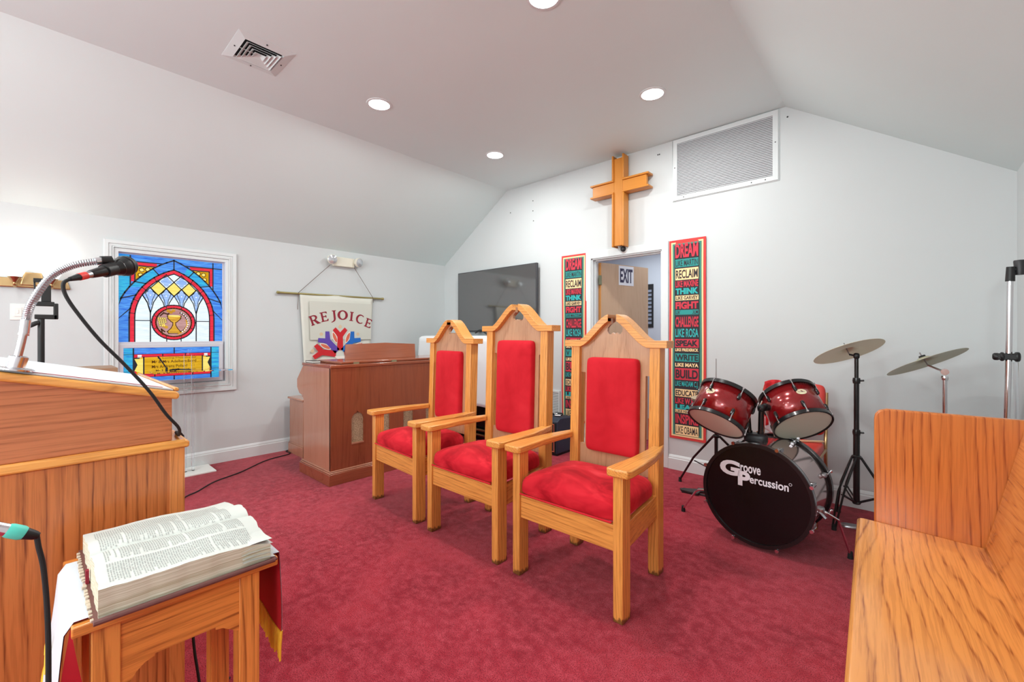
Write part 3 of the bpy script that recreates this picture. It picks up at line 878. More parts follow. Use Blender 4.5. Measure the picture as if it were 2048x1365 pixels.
# serif letters built as polygons on an arc
LET = {
 'R': [[(0, 0), (.30, 0), (.30, .08), (.23, .1), (.23, .9), (0, .92)][:4] + [(.23, .92), (.23, 1), (0, 1), (0, .92), (.07, .9), (.07, .1), (0, .08)],
       [(.2, .9), (.2, 1), (.42, 1), (.58, .93), (.68, .8), (.68, .66), (.6, .53), (.46, .44), (.2, .42), (.2, .52), (.38, .53), (.47, .6), (.51, .7), (.49, .81), (.4, .89)],
       [(.30, .46), (.52, 0), (.82, 0), (.82, .07), (.74, .1), (.50, .47)]],
 'E': [[(0, 0), (.62, 0), (.66, .22), (.58, .22), (.5, .1), (.24, .1), (.24, .46), (.42, .46), (.46, .38), (.52, .38), (.52, .64), (.46, .64), (.42, .57), (.24, .57), (.24, .9), (.48, .9), (.56, .78), (.62, .78), (.6, 1), (0, 1), (0, .92), (.08, .9), (.08, .1), (0, .08)]],
 'J': [[(.14, .92), (.14, 1), (.5, 1), (.5, .92), (.42, .9), (.42, .1), (.36, -.08), (.22, -.2), (.02, -.26), (-.02, -.2), (.16, -.1), (.24, .05), (.24, .9)]],
 'I': [[(.02, 0), (.38, 0), (.38, .08), (.29, .1), (.29, .9), (.38, .92), (.38, 1), (.02, 1), (.02, .92), (.11, .9), (.11, .1), (.02, .08)]],
 'C': [circ(.42, .5, .42, 16, .75, 2 * PI - .75, .52) + circ(.47, .5, .28, 16, 2 * PI - .85, .85, .40)[0:]],
 'O': None}
def letter(b, ch, cy, cz, h_, rot, q, k):
    fn0 = fl(q)
    def fn(u, v):
        u_, v_ = (u - {'R': .40, 'E': .33, 'J': .26, 'O': .36, 'I': .2, 'C': .40}[ch]) * h_ * 1.22, (v - .5) * h_
        return fn0(cy + u_ * math.cos(rot) - v_ * math.sin(rot), cz + u_ * math.sin(rot) + v_ * math.cos(rot))
    if ch == 'O':
        A, B = circ(.36, .5, .48, 28, ry=.52), circ(.36, .5, .25, 28, ry=.40)
        for i in range(28):
            j = (i + 1) % 28
            b.flat([A[i], A[j], B[j], B[i]], fn, k)
        return
    for P in LET[ch]: b.flat(P, fn, k)
b.k = 1
for i, c in enumerate('REJOICE'):
    y = 2.082 + i * .108
    t = (i - 3) / 3.0
    letter(b, c, y, 1.455 - .075 * t * t - .012 * t, .108, -t * .34, 1, 1)
# radiating felt figures
def yfig(b, ang, r0, r1, col, sp=.088, wd=.036):
    cy, cz = 2.375, 1.0
    def fn(u, v): return fl(2)(cy + v * math.sin(ang) + u * math.cos(ang), cz + v * math.cos(ang) - u * math.sin(ang))
    rm = r0 + (r1 - r0) * .62
    b.flat([(-wd, r0), (wd, r0), (wd * .9, rm), (sp, r1 - .02), (sp * .62, r1 + .012), (0, rm + .05), (-sp * .62, r1 + .012), (-sp, r1 - .02), (-wd * .9, rm)], fn, col)
    b.flat([(x + 0, y + r1 + .02) for x, y in circ(0, 0, .02, 10)], fn, 6)
def leaf(b, ang, r0, r1, wd):
    cy, cz = 2.39, 1.0
    for q_, s, k in ((1.5, 1.5, 7), (2.5, 1, 5)):
        fn = lambda u, v, q_=q_: fl(q_)(cy + v * math.sin(ang) + u * math.cos(ang), cz + v * math.cos(ang) - u * math.sin(ang))
        rc = (r0 + r1) / 2; hh = (r1 - r0) / 2
        b.flat([(wd * s * math.sin(t) * abs(math.sin(t)) ** .3, rc - hh * s ** .5 * math.cos(t)) for t in [2 * PI * i / 20 for i in range(20)]], fn, k)
for ang, col in ((-1.42, 2), (-.75, 3), (0, 2), (.75, 4), (1.42, 2)):
    yfig(b, ang, .05, .30, col)
for ang in (-1.1, -.38, .38, 1.1): leaf(b, ang, .15, .27, .018)
b.flat([(2.31, .98), (2.47, .98), (2.43, .93), (2.35, .93)], fl(3), 7)
b.build('applique', [M['bandark'], M['maroon'], M['feltred'], M['feltpurple'], M['feltblue'], M['feltor'], M['felttan'], M['feltwh']], rj, smooth=0)
MB().tube([(xb + .01, 1.906, 1.50), (xb + .012, 1.91, 1.6), (xb + .013, 1.912, 1.68), (XL + .055, 2.256, 2.02)], .0028, 6).build('cord', M['string'], rj)
MB().tube([(xb + .012, 2.80, 1.62), (xb + .013, 2.795, 1.68), (XL + .055, 2.545, 2.02)], .0028, 6).build('cord', M['string'], rj)
# emergency light
em = thing('emergency_light', 'twin-head ivory emergency light on the left wall above REJOICE banner', 'emergency light', (XL, 2.44, 2.02))
MB().box(XL, XL + .055, 2.30, 2.55, 2.018, 2.125).build('housing', M['ivory'], em, bevel=.006)
for y in (2.275, 2.575):
    mt = axm((XL + .05, y, 2.085), (1, -.25 if y < 2.4 else .25, -.1))
    hd = MB().lathe([(.015, -.02), (.03, 0), (.052, .02), (.054, .05), (.05, .055)], mt, 24).build('lamp_head', M['ivory'], em)
    MB().lathe([(.049, .056), (.03, .062), (0, .064)], mt, 24, cap=False).build('lens', M['lens'], hd)

# ------------------------------------------------------------------ sconce + switch on the left wall
sn = thing('wall_sconce', 'brass wall light with two glowing glass shades above the switch', 'wall light', (XL, -.01, 1.58))
b = MB().prism([(-.20, 1.585), (.19, 1.585), (.17, 1.655), (-.18, 1.655)], lambda y, z, x: (x, y, z), XL, XL + .022)
b.prism([(-.075, 1.60), (.055, 1.60), (.035, 1.70), (-.055, 1.70)], lambda y, z, x: (x, y, z), XL, XL + .03)
b.build('back_plate', M['brass'], sn, bevel=.006)
for y in (-.10, .085):
    ar = MB().tube([(XL + .02, y, 1.61), (XL + .07, y, 1.585), (XL + .10, y, 1.60), (XL + .10, y, 1.64)], .008, 10, smooth=5)
    ar.lathe([(0, -.05), (.008, -.045), (.012, -.035), (.006, -.028), (.016, -.01), (.034, .015), (.036, .02)], Matrix.Translation((XL + .10, y, 1.635)), 20)
    arm = ar.build('arm', M['brass'], sn)
    MB().lathe([(.03, 0), (.036, .01), (.05, .04), (.058, .08), (.056, .10), (.066, .115), (.064, .116), (.054, .10), (.055, .08), (.047, .04), (.033, .012), (.0, .006)], Matrix.Translation((XL + .10, y, 1.65)), 24).build('glass_shade', M['shade'], sn)
    pl = bpy.data.lights.new('sconce_lamp', 'POINT'); pl.energy = .75; pl.shadow_soft_size = .06; pl.color = (1, .93, .84)
    po = bpy.data.objects.new('sconce_lamp', pl); COL.objects.link(po); po.location = (XL + .13, y, 1.84)
sw = thing('light_switch', 'white square light switch below the brass wall sconce', 'light switch', (XL, -.085, 1.4))
MB().box(XL, XL + .006, -.125, -.045, 1.342, 1.462).build('plate', M['whitep'], sw, bevel=.002)
MB().box(XL + .006, XL + .011, -.103, -.067, 1.368, 1.436).box(XL + .011, XL + .014, -.088, -.082, 1.39, 1.415).build('rocker', M['whitep'], sw, bevel=.001)

# ------------------------------------------------------------------ pulpit chairs
def make_chair(extra, label, rz, loc):
    t = thing('pulpit_chair', label, 'chair', loc, rz, 'oak pulpit chairs in a row')
    kw = dict(local=True)
    # legs (front legs rise to the arms, rear ones become the back posts)
    for s in (-1, 1):
        x0, x1 = sorted((s * .31, s * .264))
        MB().box(x0, x1, 0, .074, 0, .632).build('front_leg', M['chL'], t, bevel=.004, **kw)
        x0, x1 = sorted((s * .270, s * .214))
        b = MB()
        b.prism([(.463, 0), (.533, 0), (.533, .45), (.555, 1.168 + extra), (.485, 1.168 + extra), (.463, .45)], lambda y, z, x: (x, y, z), x0, x1)
        b.build('back_post', M['chL'], t, bevel=.004, **kw)
        # arm: widens and bows towards the front
        P = [(.285 * s, -.032), (.345 * s, -.026), (.352 * s, .0), (.350 * s, .12), (.335 * s, .28), (.312 * s, .40), (.285 * s, .50), (.272 * s, .53), (.272 * s, .462), (.245 * s, .462), (.252 * s, .36), (.255 * s, .2), (.246 * s, .06), (.243 * s, -.015), (.252 * s, -.03)]
        MB().prism(P, lambda x, y, z: (x, y, z), .632, .666).build('armrest', M['chY'], t, bevel=.006, **kw)
    MB().box(-.264, .264, .01, .035, .297, .412).build('front_rail', M['chX'], t, bevel=.003, **kw)
    MB().box(-.214, .214, .49, .515, .297, .412).build('rear_rail', M['chX'], t, bevel=.003, **kw)
    for s in (-1, 1):
        b = MB().add([(s * .300, .074, .297), (s * .275, .074, .297), (s * .240, .463, .297), (s * .262, .463, .297), (s * .300, .074, .412), (s * .275, .074, .412), (s * .240, .463, .412), (s * .262, .463, .412)],
                     [(0, 1, 2, 3), (4, 7, 6, 5), (0, 4, 5, 1), (1, 5, 6, 2), (2, 6, 7, 3), (3, 7, 4, 0)])
        b.build('side_rail', M['chY'], t, bevel=.003, **kw)
    b = MB()
    vs = []
    nu, nv = 56, 18
    def pw(x, e): return math.copysign(abs(x) ** e, x)
    for i in range(nv + 1):
        ph = -PI / 2 + PI * i / nv
        for j in range(nu):
            th = 2 * PI * j / nu
            ux, uy = pw(math.cos(ph), .42) * pw(math.cos(th), .28), pw(math.cos(ph), .42) * pw(math.sin(th), .28)
            z = .035 * pw(math.sin(ph), .6)
            if z > 0: z *= 2.3 + .4 * (1 - ux * ux) * (1 - uy * uy)
            z = max(z, -.03)
            hw = .296 - .03 * (uy + 1) / 2
            y = .235 + uy * .225
            x = ux * hw
            if y < .085 and abs(x) > .26: x = math.copysign(.26, x)
            vs.append((x, y - (.012 if uy < -.8 else 0), .444 + z))
    b.add(vs, [(i * nu + j, i * nu + (j + 1) % nu, (i + 1) * nu + (j + 1) % nu, (i + 1) * nu + j) for i in range(nv) for j in range(nu)])
    sc_ = b.build('seat_cushion', M['seatvelvet'], t, smooth=60, **kw)
    MB().tube([(-.258, -.002, .424), (0, -.004, .424), (.258, -.002, .424)], .0042, 12).build('piping', M['velvet'], sc_, **kw)
    # back: everything in a frame that leans with the posts
    def q(z): return .0 if z < .45 else (z - .45) * .0306
    e = extra
    def S(tt): return .5 * (3 * tt * tt - 2 * tt ** 3) + .5 * tt
    def ped(u):
        u = abs(u)
        return 1.184 + e if u > .205 else 1.184 + e + .144 * S(min(1, (.205 - u) / .178))
    zc = 1.262 + e
    top = [(.214, ped(.214)), (.19, ped(.19)), (.16, ped(.16)), (.13, ped(.13)), (.1, ped(.1)), (.07, ped(.07)), (.045, ped(.045)), (.024, ped(.03)), (.022, zc + .032)]
    clov = [(.03, zc + .03), (.045, zc + .012), (.046, zc - .008), (.036, zc - .024), (.022, zc - .026), (.014, zc - .016), (.0, zc - .024)]
    R = top + clov
    P = [(.214, .486), (.214, .60), (.184, .60), (.184, 1.015 + e), (.214, 1.015 + e)] + R + [(-x, z) for x, z in reversed(R[:-1])] + [(-.214, 1.015 + e), (-.184, 1.015 + e), (-.184, .60), (-.214, .60), (-.214, .486)]
    b = MB().prism(P, lambda x, z, y: (x, y + q(z), z), .488, .508)
    b.build('back_panel', M['chP'], t, smooth=0, **kw)
    for s in (-1, 1):
        us = [.31, .27, .235, .205, .19, .17, .15, .13, .11, .09, .07, .058, .044, .034, .0255]
        lo, hi = [], []
        for i, u in enumerate(us):
            u0, u1 = us[max(i - 1, 0)], us[min(i + 1, len(us) - 1)]
            dx, dz = u1 - u0, ped(u1) - ped(u0)
            d = math.hypot(dx, dz)
            nx, nz = dz / d, -dx / d
            if i == len(us) - 1: nx, nz = 0, 1
            lo.append((s * (u - nx * .019), ped(u) - nz * .019)); hi.append((s * (u + nx * .019), ped(u) + nz * .019))
        MB().prism(lo + hi[::-1], lambda x, z, y: (x, y + q(z), z), .452, .545).build('crest_moulding', M['chX'], t, bevel=.004, smooth=35, **kw)
    z0, z1 = .578, 1.106 + e
    mt = Matrix.Rotation(math.radians(90) - .0306, 4, 'X')
    MB().sup((0, .474 + q((z0 + z1) / 2), (z0 + z1) / 2), (.156, (z1 - z0) / 2, .036), .32, .12, 64, 12, mtx=mt).build('back_cushion', M['velvet'], t, smooth=60, **kw)
    return t
make_chair(0, 'oak pulpit chair with red velvet, nearest of three, standing by drums', .017, (-1.207, 1.672, 0))
make_chair(.09, 'middle oak pulpit chair, tallest back of the three, red velvet', 0, (-1.935, 1.666, 0))
make_chair(0, 'oak pulpit chair with red velvet standing beside the brown organ', math.radians(-3.9), (-2.678, 1.69, 0))

# ------------------------------------------------------------------ organ
og = thing('organ', 'reddish brown organ console with arched cloth openings and raised music rest', 'organ', (-3.75, 2.3, 0))
OX0, OX1, OY0, OY1 = -4.016, -3.477, 1.62, 2.98
side = [(OX1 - .002, .0), (OX1 - .002, .955), (OX0, .955), (-4.149, .826), (-4.149, .75), (-4.10, .70), (-4.03, .685), (-4.006, .65), (-4.006, 0)]
for i, (ya, yb_) in enumerate(((OY0, OY0 + .035), (OY1 - .035, OY1))):
    MB().prism(side, lambda x, z, y: (x, y, z), ya, yb_).build('end_panel', M['orS'], og, bevel=.003)
ARCH = []
for y in (1.80, 2.055, 2.31, 2.565): ARCH.append((y, y + .112))
b = MB()
fX = lambda y, z, x: (x, y, z)
xs = OX1
prev = OY0 + .0
cuts = []
for y0, y1 in ARCH:
    b.prism([(prev, .0), (y0, 0), (y0, .96), (prev, .96)], fX, xs - .02, xs)
    b.prism([(y0, 0), (y1, 0), (y1, .315), (y0, .315)], fX, xs - .02, xs)
    ym = (y0 + y1) / 2
    top = [(y0, .515), (y0 + .008, .54), (y0 + .026, .56), (ym - .01, .57), (ym, .582), (ym + .01, .57), (y1 - .026, .56), (y1 - .008, .54), (y1, .515)]
    b.prism([(y0, .96)] + top + [(y1, .96)], fX, xs - .02, xs)
    prev = y1
b.prism([(prev, .0), (OY1, 0), (OY1, .96), (prev, .96)], fX, xs - .02, xs)
b.build('back_panel', M['orZ'], og, smooth=0)
for y0, y1 in ARCH:
    MB().box(xs - .024, xs - .014, y0 - .005, y1 + .005, .31, .585).build('grille_cloth', M['grillecloth'], og, smooth=0)
    MB().box(xs - .012, xs + .003, y0, y1, .305, .316).build('sill_strip', M['orS'], og)
b = MB()
for z, e_ in ((.0, .02), (.098, .012), (.108, .018), (.122, .010)):
    pass
b.box(OX0 - .03, OX1 + .02, OY0 - .02, OY1 + .02, 0, .092).build('plinth', M['orY'], og, bevel=.003)
MB().box(OX0 - .022, OX1 + .014, OY0 - .014, OY1 + .014, .092, .104).box(OX0 - .016, OX1 + .009, OY0 - .009, OY1 + .009, .106, .116).build('plinth_moulding', M['orS'], og, bevel=.003)
MB().box(OX0 - .01, OX1 - .02, OY0 + .035, OY1 - .035, .116, .62).box(-4.12, -3.55, OY0 + .035, OY1 - .035, .66, .74).box(-3.8, OX1 - .02, OY0 + .035, OY1 - .035, .74, .955).build('case', M['orZ'], og, smooth=0)
MB().box(-4.03, OX1 + .008, OY0 - .004, OY1 + .004, .955, .982).build('top', M['orY'], og, bevel=.005)
MB().box(-3.94, -3.50, OY0 + .10, OY1 - .02, .984, 1.004).build('lid', M['orY'], og, bevel=.005)
for y in (1.83, 2.2, 2.62): MB().box(-3.507, -3.496, y, y + .05, .982, .998).build('lid_hinge', M['hinge'], og)
MB().prism([(1.865, 1.004), (2.61, 1.004), (2.635, 1.135), (2.3, 1.152), (1.895, 1.142)], lambda y, z, x: (x + (z - 1.0) * -.35, y, z), -3.73, -3.71).build('music_rest', M['orY'], og, bevel=.002)
b = MB()
for i, (x, y, z) in enumerate(((-3.93, 1.65, .984), (-3.90, 1.69, 1.0))): pass
bk = thing('hymnal', 'small closed dark book lying on the near left corner of the organ', 'book', (-3.9, 1.70, .984))
MB().box(-3.99, -3.84, 1.632, 1.70, .983, .9855).box(-3.99, -3.84, 1.632, 1.70, .999, 1.0015).box(-3.992, -3.99, 1.632, 1.70, .983, 1.0015).build('cover', M['darkgrey'], bk)
MB().box(-3.988, -3.842, 1.634, 1.698, .9855, .999).build('pages', M['paper'], bk)
ob = thing('organ_bench', 'reddish brown organ bench standing against the wall behind the organ', 'bench', (-4.63, 2.3, 0))
for y in (1.80, 2.78): MB().box(-4.80, -4.46, y, y + .03, 0, .56).build('end_panel', M['orS'], ob, bevel=.003)
MB().box(-4.82, -4.44, 1.785, 2.825, .56, .583).build('seat', M['orS'], ob, bevel=.006)
MB().box(-4.78, -4.765, 1.83, 2.78, .1, .50).build('stretcher', M['orY'], ob)
for y in (1.79, 2.77): MB().box(-4.812, -4.448, y, y + .05, 0, .10).box(-4.806, -4.454, y + .005, y + .045, .10, .115).build('foot', M['orS'], ob, bevel=.003)

# ------------------------------------------------------------------ piano under a white cloth
pn = thing('upright_piano', 'black upright piano behind the chairs, mostly under a white cloth', 'piano', (-4.05, 3.6, 0))
MB().box(-4.50, -3.36, 3.50, 3.86, .0, 1.19).build('case', M['piano'], pn, bevel=.006)
MB().box(-4.50, -3.36, 3.28, 3.50, .62, .74).build('keyboard', M['piano'], pn, bevel=.006)
for x in (-4.48, -3.42): MB().box(x, x + .05, 3.30, 3.36, 0, .62).build('leg', M['piano'], pn, bevel=.004)
for z in (.13, .07): MB().cyl((-4.4, 3.46, z), (-3.40, 3.46, z), .016, k=0).build('pedal_rail', M['brass'], pn)
b = MB()
def drape(u, v):
    x = -4.55 + 1.22 * u - (.08 * max(0, (v - .35)) * (1 - u))
    if v < .35:
        tt = v / .35; y, z = 3.88 - .62 * tt, 1.213
        if tt > .93: z -= .006
    else:
        tt = (v - .35) / .65
        y, z = 3.255 - .01 * tt + .014 * math.sin(x * 17 + tt * 2) * tt, 1.205 - tt * (.80 + .05 * math.sin(x * 4.3 + 1))
    return (x, y, z)
b.grid(60, 30, drape)
tag(b.build('piano_cloth', M['cloth_w'], loc=(-4.05, 3.4, 1.2), solid=.003, smooth=60), 'white cloth draped over the black piano below the television', 'cloth')

# ------------------------------------------------------------------ box speaker with bits on top, wall vent
sp = thing('portable_speaker', 'navy box speaker with orange outlined front between the chairs', 'speaker', (-2.78, 3.7, 0))
b = MB().prism([(3.55, .02), (3.86, .02), (3.86, .36), (3.60, .378), (3.55, .345)], fX, -2.95, -2.62)
b.build('cabinet', M['navy'], sp, bevel=.008)
MB().box(-2.93, -2.64, 3.538, 3.551, .03, .335).build('grille', M['spkgr'], sp, bevel=.003)
b = MB().tube([(-2.915, 3.536, .045), (-2.655, 3.536, .045), (-2.655, 3.536, .32), (-2.915, 3.536, .32), (-2.915, 3.536, .045)], .005, 6)
b.build('orange_outline', M['orange'], sp)
MB().box(-2.94, -2.63, 3.56, 3.85, 0, .02).build('base', M['rubber'], sp)
mx = thing('cable_bundle', 'small pile of chrome connectors and black leads on the box speaker', 'cable', (-2.74, 3.72, .375))
b = MB().tube([(-2.82, 3.72, .39), (-2.76, 3.66, .40), (-2.68, 3.68, .39), (-2.70, 3.75, .395), (-2.80, 3.76, .39)], .007, 6, smooth=6)
b.build('lead', M['black'], mx)
MB().cyl((-2.80, 3.67, .392), (-2.73, 3.70, .395), .01).cyl((-2.72, 3.64, .39), (-2.66, 3.66, .39), .009).build('connector', M['chrome'], mx)
hv = thing('wall_register', 'white slatted register low on back wall beside the left lettered banner', 'vent', (-3.02, YB, .3))
b = MB(); frameY(b, -3.17, -2.87, .30, .60, .015, YB - .02, YB); b.build('frame', M['trim'], hv)
b = MB()
for i in range(15): b.box(-3.155, -2.885, YB - .016, YB - .004, .318 + i * .0182, .330 + i * .0182)
b.build('slats', M['trim'], hv)
MB().box(-3.155, -2.885, YB - .003, YB - .001, .315, .585).build('backing', M['darkgrey'], hv)

# ------------------------------------------------------------------ pulpit
pu = thing('pulpit', 'orange oak pulpit with ledge and sloping cloth-topped desk at left', 'pulpit', (-2.0, .05, 0))
PX, PY = -1.662, .312
MB().box(-2.36, PX, -.42, PY, .0, .888).build('body', M['puZ'], pu, bevel=.003)
MB().box(PX - .001, PX + .003, PY - .036, PY + .001, .0, .888).build('corner_post', wood('pulpit_oak_post', (222, 142, 76), (150, 80, 34), 'Z', 20, 5, .3, .3, .6, .7, 33, .1), pu, bevel=.001)
MB().prism([(-.45, .888), (PY + .012, .888), (PY + .012, .904), (PY + .005, .914), (-.45, .914)], fX, -2.39, PX + .012).build('ledge', M['puL'], pu, bevel=.006)
s_ = .238
zt = lambda y: 1.064 + (.29 - y) * s_
MB().prism([(.282, .914), (-.36, .914), (-.36, zt(-.36) - .022), (.282, zt(.282) - .022)], fX, -2.33, PX).build('desk_case', M['puY'], pu, bevel=.002)
b = MB().prism([(-.40, zt(-.40) - .024), (.294, zt(.294) - .024), (.299, zt(.294) - .012), (.294, zt(.294)), (-.40, zt(-.40))], fX, -2.38, PX + .018)
b.build('desk_top', M['puL'], pu, bevel=.007, seg=3)
MB().prism([(.286, zt(.286) + .0005), (.298, zt(.298) + .0005), (.298, zt(.298) + .012), (.286, zt(.286) + .012)], fX, -2.36, PX + .006).build('book_stop', M['puL'], pu, bevel=.003)
pc = MB().prism([(-.39, zt(-.39) + .001), (.284, zt(.284) + .001), (.284, zt(.284) + .005), (-.39, zt(-.39) + .005)], fX, -2.36, PX + .004).build('pulpit_cloth', M['white'], loc=(-2.0, .0, 1.1))
tag(pc, 'white cloth with thin red stripe spread over the sloping pulpit desk', 'cloth')
MB().prism([(-.38, zt(-.38) + .0052), (.262, zt(.262) + .0052), (.262, zt(.262) + .0066), (-.38, zt(-.38) + .0066)], fX, PX - .022, PX - .016).build('red_stripe', M['redlin'], pc)

# gooseneck + microphone
gn = thing('gooseneck_stand', 'chrome gooseneck microphone arm fixed on the pulpit desk edge', 'microphone stand', (-1.668, -.036, 1.142))
gx = -1.668
zb0 = zt(-.035) + .0065
MB().lathe([(.036, 0), (.036, .004), (.03, .007), (.018, .008), (.018, .034), (.013, .037)], Matrix.Translation((gx, -.035, zb0)) @ Matrix.Rotation(-.22, 4, 'X'), 28).build('flange', M['chrome'], gn)
MB().tube([(gx, -.030, zb0 + .03), (gx, -.024, 1.213), (gx, -.019, 1.245)], .0078, 16).lathe([(.0105, 0), (.0105, .004)], axm((gx, -.020, 1.236), (0, .2, 1)), 18).tube([(gx, -.019, 1.240), (gx, -.016, 1.275)], .0100, 16).build('shaft', M['chrome'], gn)
neck = spline([V((gx, -.016, 1.270)), V((gx, -.006, 1.318)), V((-1.668, .027, 1.388)), V((-1.664, .07, 1.424)), V((-1.655, .121, 1.441))], 24)
b = MB().tube(neck, [.0082 + .0012 * (i % 2) for i in range(len(neck))], 14)
b.build('flexible_neck', M['steel'], gn, smooth=20)
MB().tube([(-1.652, .112, 1.438), (-1.656, .127, 1.443)], .0105, 14).build('end_collar', M['chrome'], gn)
mB, mH = V((-1.570, .0595, 1.378)), V((-1.700, .2005, 1.448))
dv = (mH - mB).normalized(); MS = 1.10
ma = mB + dv * .056 * MS
sc4 = Matrix.Scale(MS, 4)
hc = ma + dv * .058
b = MB().tube([(-1.655, .123, 1.442), (-1.659, .146, 1.446)], .013, 14)
b.lathe([(.011, -.012), (.011, .012)], axm((-1.660, .152, 1.440), (1, .9, 0)), 14)
b.tube([V((-1.660, .150, 1.440)), hc + V((0, 0, .012))], [.010, .008], 10)
b.tube([hc - dv * .02, hc + dv * .024], .0182, 16)
b.build('mic_clip', M['black'], gn)
mc = thing('microphone', 'black handheld microphone clipped to the chrome gooseneck arm', 'microphone', tuple(ma))
amt = axm(ma - dv * .004, dv) @ sc4
amt0 = axm(ma, dv) @ sc4
MB().lathe([(.0095, 0), (.010, .002), (.0135, .045), (.0175, .072), (.021, .078), (.021, .084)], amt, 24).build('handle', M['blackm'], mc)
MB().lathe([(.0205, .079), (.0245, .09), (.0255, .1), (.0245, .112), (.018, .121), (.0, .124)], amt, 24, cap=False).build('grille', M['black'], mc)
b = MB().lathe([(.0262, .099), (.0272, .101), (.0262, .104)], amt, 24, cap=False)
b.build('grille_band', M['darkgrey'], mc)
MB().lathe([(.0085, -.016), (.0085, .0)], amt0, 16).build('xlr_shell', M['steel'], mc)
MB().lathe([(.0087, -.034), (.009, -.016)], amt0, 16).build('red_ring', M['redring'], mc)
MB().lathe([(.005, -.056), (.0082, -.034)], amt0, 14).build('boot', M['black'], mc)
cable = [mB + dv * .004, V((-1.562, .048, 1.366)), V((-1.560, .052, 1.335)), V((-1.560, .075, 1.288)), V((-1.562, .114, 1.223)), V((-1.566, .164, 1.155)), V((-1.572, .216, 1.078)), V((-1.588, .255, 1.008)), V((-1.618, .290, .958)), V((-1.68, .302, .924)), V((-1.755, .308, .9205)), V((-1.797, .330, .902)),
         V((-1.805, .336, .86)), V((-1.81, .336, .6)), V((-1.80, .340, .42)), V((-1.765, .352, .27)), V((-1.745, .360, .15)), V((-1.73, .385, .012)), V((-1.80, .47, .006))]
tag(MB().tube(cable, .0042, 10, smooth=8).build('microphone_cable', M['rubber'], loc=(gx, .3, .9)), 'black cable drooping from the pulpit microphone over the ledge', 'cable')

# second microphone at the lower left edge
m2 = thing('microphone', 'microphone with teal connector ring entering at left photo edge', 'microphone', (-.95, -.05, .95))
a2, d2 = V((-.95, -.017, .9535)), V((0, 1, -.62)).normalized()
MB().lathe([(.009, -.16), (.0125, -.12), (.0125, -.045), (.0105, -.042), (.0105, -.030)], axm(a2, d2), 20).build('handle', M['blackm'], m2)
MB().lathe([(.0, -.21), (.018, -.202), (.024, -.185), (.024, -.175), (.018, -.16), (.01, -.155)], axm(a2, d2), 20, cap=False).build('grille', M['black'], m2)
MB().lathe([(.0085, -.032), (.0085, -.012)], axm(a2, d2), 18).build('xlr_shell', M['chrome'], m2)
MB().lathe([(.0088, -.012), (.0098, -.008), (.0098, .004), (.0085, .008)], axm(a2, d2), 18).build('teal_ring', M['teal'], m2)
MB().lathe([(.0082, .008), (.0062, .020), (.0045, .024)], axm(a2, d2), 14).build('boot', M['black'], m2)
p0 = a2 + d2 * .022
tag(MB().tube([p0, V((-.95, .0035, .925)), V((-.95, .0085, .89)), V((-.95, .0125, .82)), V((-.95, .0135, .72)), V((-.95, .012, .55)), V((-.95, .02, .3)), V((-.95, .0, .12)), V((-.95, -.06, .012)), V((-1.0, -.2, .006))], .0033, 10, smooth=8).build('microphone_cable', M['rubber'], loc=(-.95, 0, .5)), 'black cable hanging straight down from the teal ringed connector', 'cable')
ms = thing('microphone_stand', 'black floor microphone stand just beyond the left photo edge', 'microphone stand', (-.95, -.22, 0))
MB().lathe([(.12, 0), (.12, .012), (.02, .025), (.01, .04)], Matrix.Translation((-.95, -.22, 0)), 28).build('base', M['black'], ms)
MB().cyl((-.95, -.22, .03), (-.95, -.22, 1.0), .008).cyl((-.95, -.22, 1.0), (-.95, -.105, 1.03), .007).build('pole', M['black'], ms)
mm2 = a2 - d2 * .09
MB().cyl(mm2 - d2 * .02, mm2 + d2 * .015, .0145).cyl(mm2, (-.95, -.105, 1.03), .006).build('mic_clip', M['black'], ms)

# ------------------------------------------------------------------ Bible table
TX, TY0, TY1, TZ = -1.172, .046, .412, .68
tb = thing('side_table', 'small oak table with arched apron holding the open Bible', 'table', (-1.35, .23, 0))
MB().box(-1.535, TX, TY0, TY1, TZ - .022, TZ).build('tabletop', M['taY'], tb, bevel=.003)
for x in (-1.235, -1.485):
    for y in (.074, .330):
        MB().box(x, x + .05, y, y + .044, 0, TZ - .022).build('leg', M['taZ'], tb, bevel=.002)
za_ = .5
ap = [(.118, .50), (.124, .508), (.132, .52), (.142, .536), (.156, .548), (.172, .553), (.172, .558), (.283, .558), (.283, .552), (.296, .550), (.310, .540), (.322, .531), (.330, .528), (.330, .658), (.118, .658)]
MB().prism(ap, fX, -1.205, -1.188).build('apron', M['taY'], tb, smooth=0)
MB().prism(ap, fX, -1.465, -1.448).build('apron', M['taY'], tb, smooth=0)
for y in (.083, .345): MB().box(-1.435, -1.235, y, y + .016, .55, .658).build('apron', M['taY'], tb, bevel=.002)

# parament draped across the table
st = thing('table_runner', 'white runner with red lining and gold fringe under the Bible', 'table runner', (-1.35, .23, TZ))
sx0, sx1 = -1.50, -1.186
def run(u, v, off=0):
    x = sx0 + (sx1 - sx0) * u
    # v 0..1 left hang -> top -> right hang
    if v < .38:
        t_ = 1 - v / .38
        y = TY0 - .006 - off - .012 * math.sin(t_ * PI * .5) - .016 * math.sin(u * PI) * t_
        z = TZ + .003 + off - .19 * t_
        if t_ < .06: y = TY0 + .004; z = TZ + .003 + off
    elif v < .66:
        t_ = (v - .38) / .28
        y = TY0 + .004 + (TY1 - TY0 - .004) * t_; z = TZ + .003 + off
    else:
        t_ = (v - .66) / .34
        y = TY1 + .006 + off + .012 * math.sin(t_ * PI * .5) + .006 * math.sin(u * 5) * t_
        z = TZ + .003 + off - .21 * t_
        if t_ < .04: z = TZ + .002 + off
    return (x, y, z)
MB().grid(14, 50, lambda u, v: run(u, v, .0016)).build('white_face', M['white'], st, smooth=60)
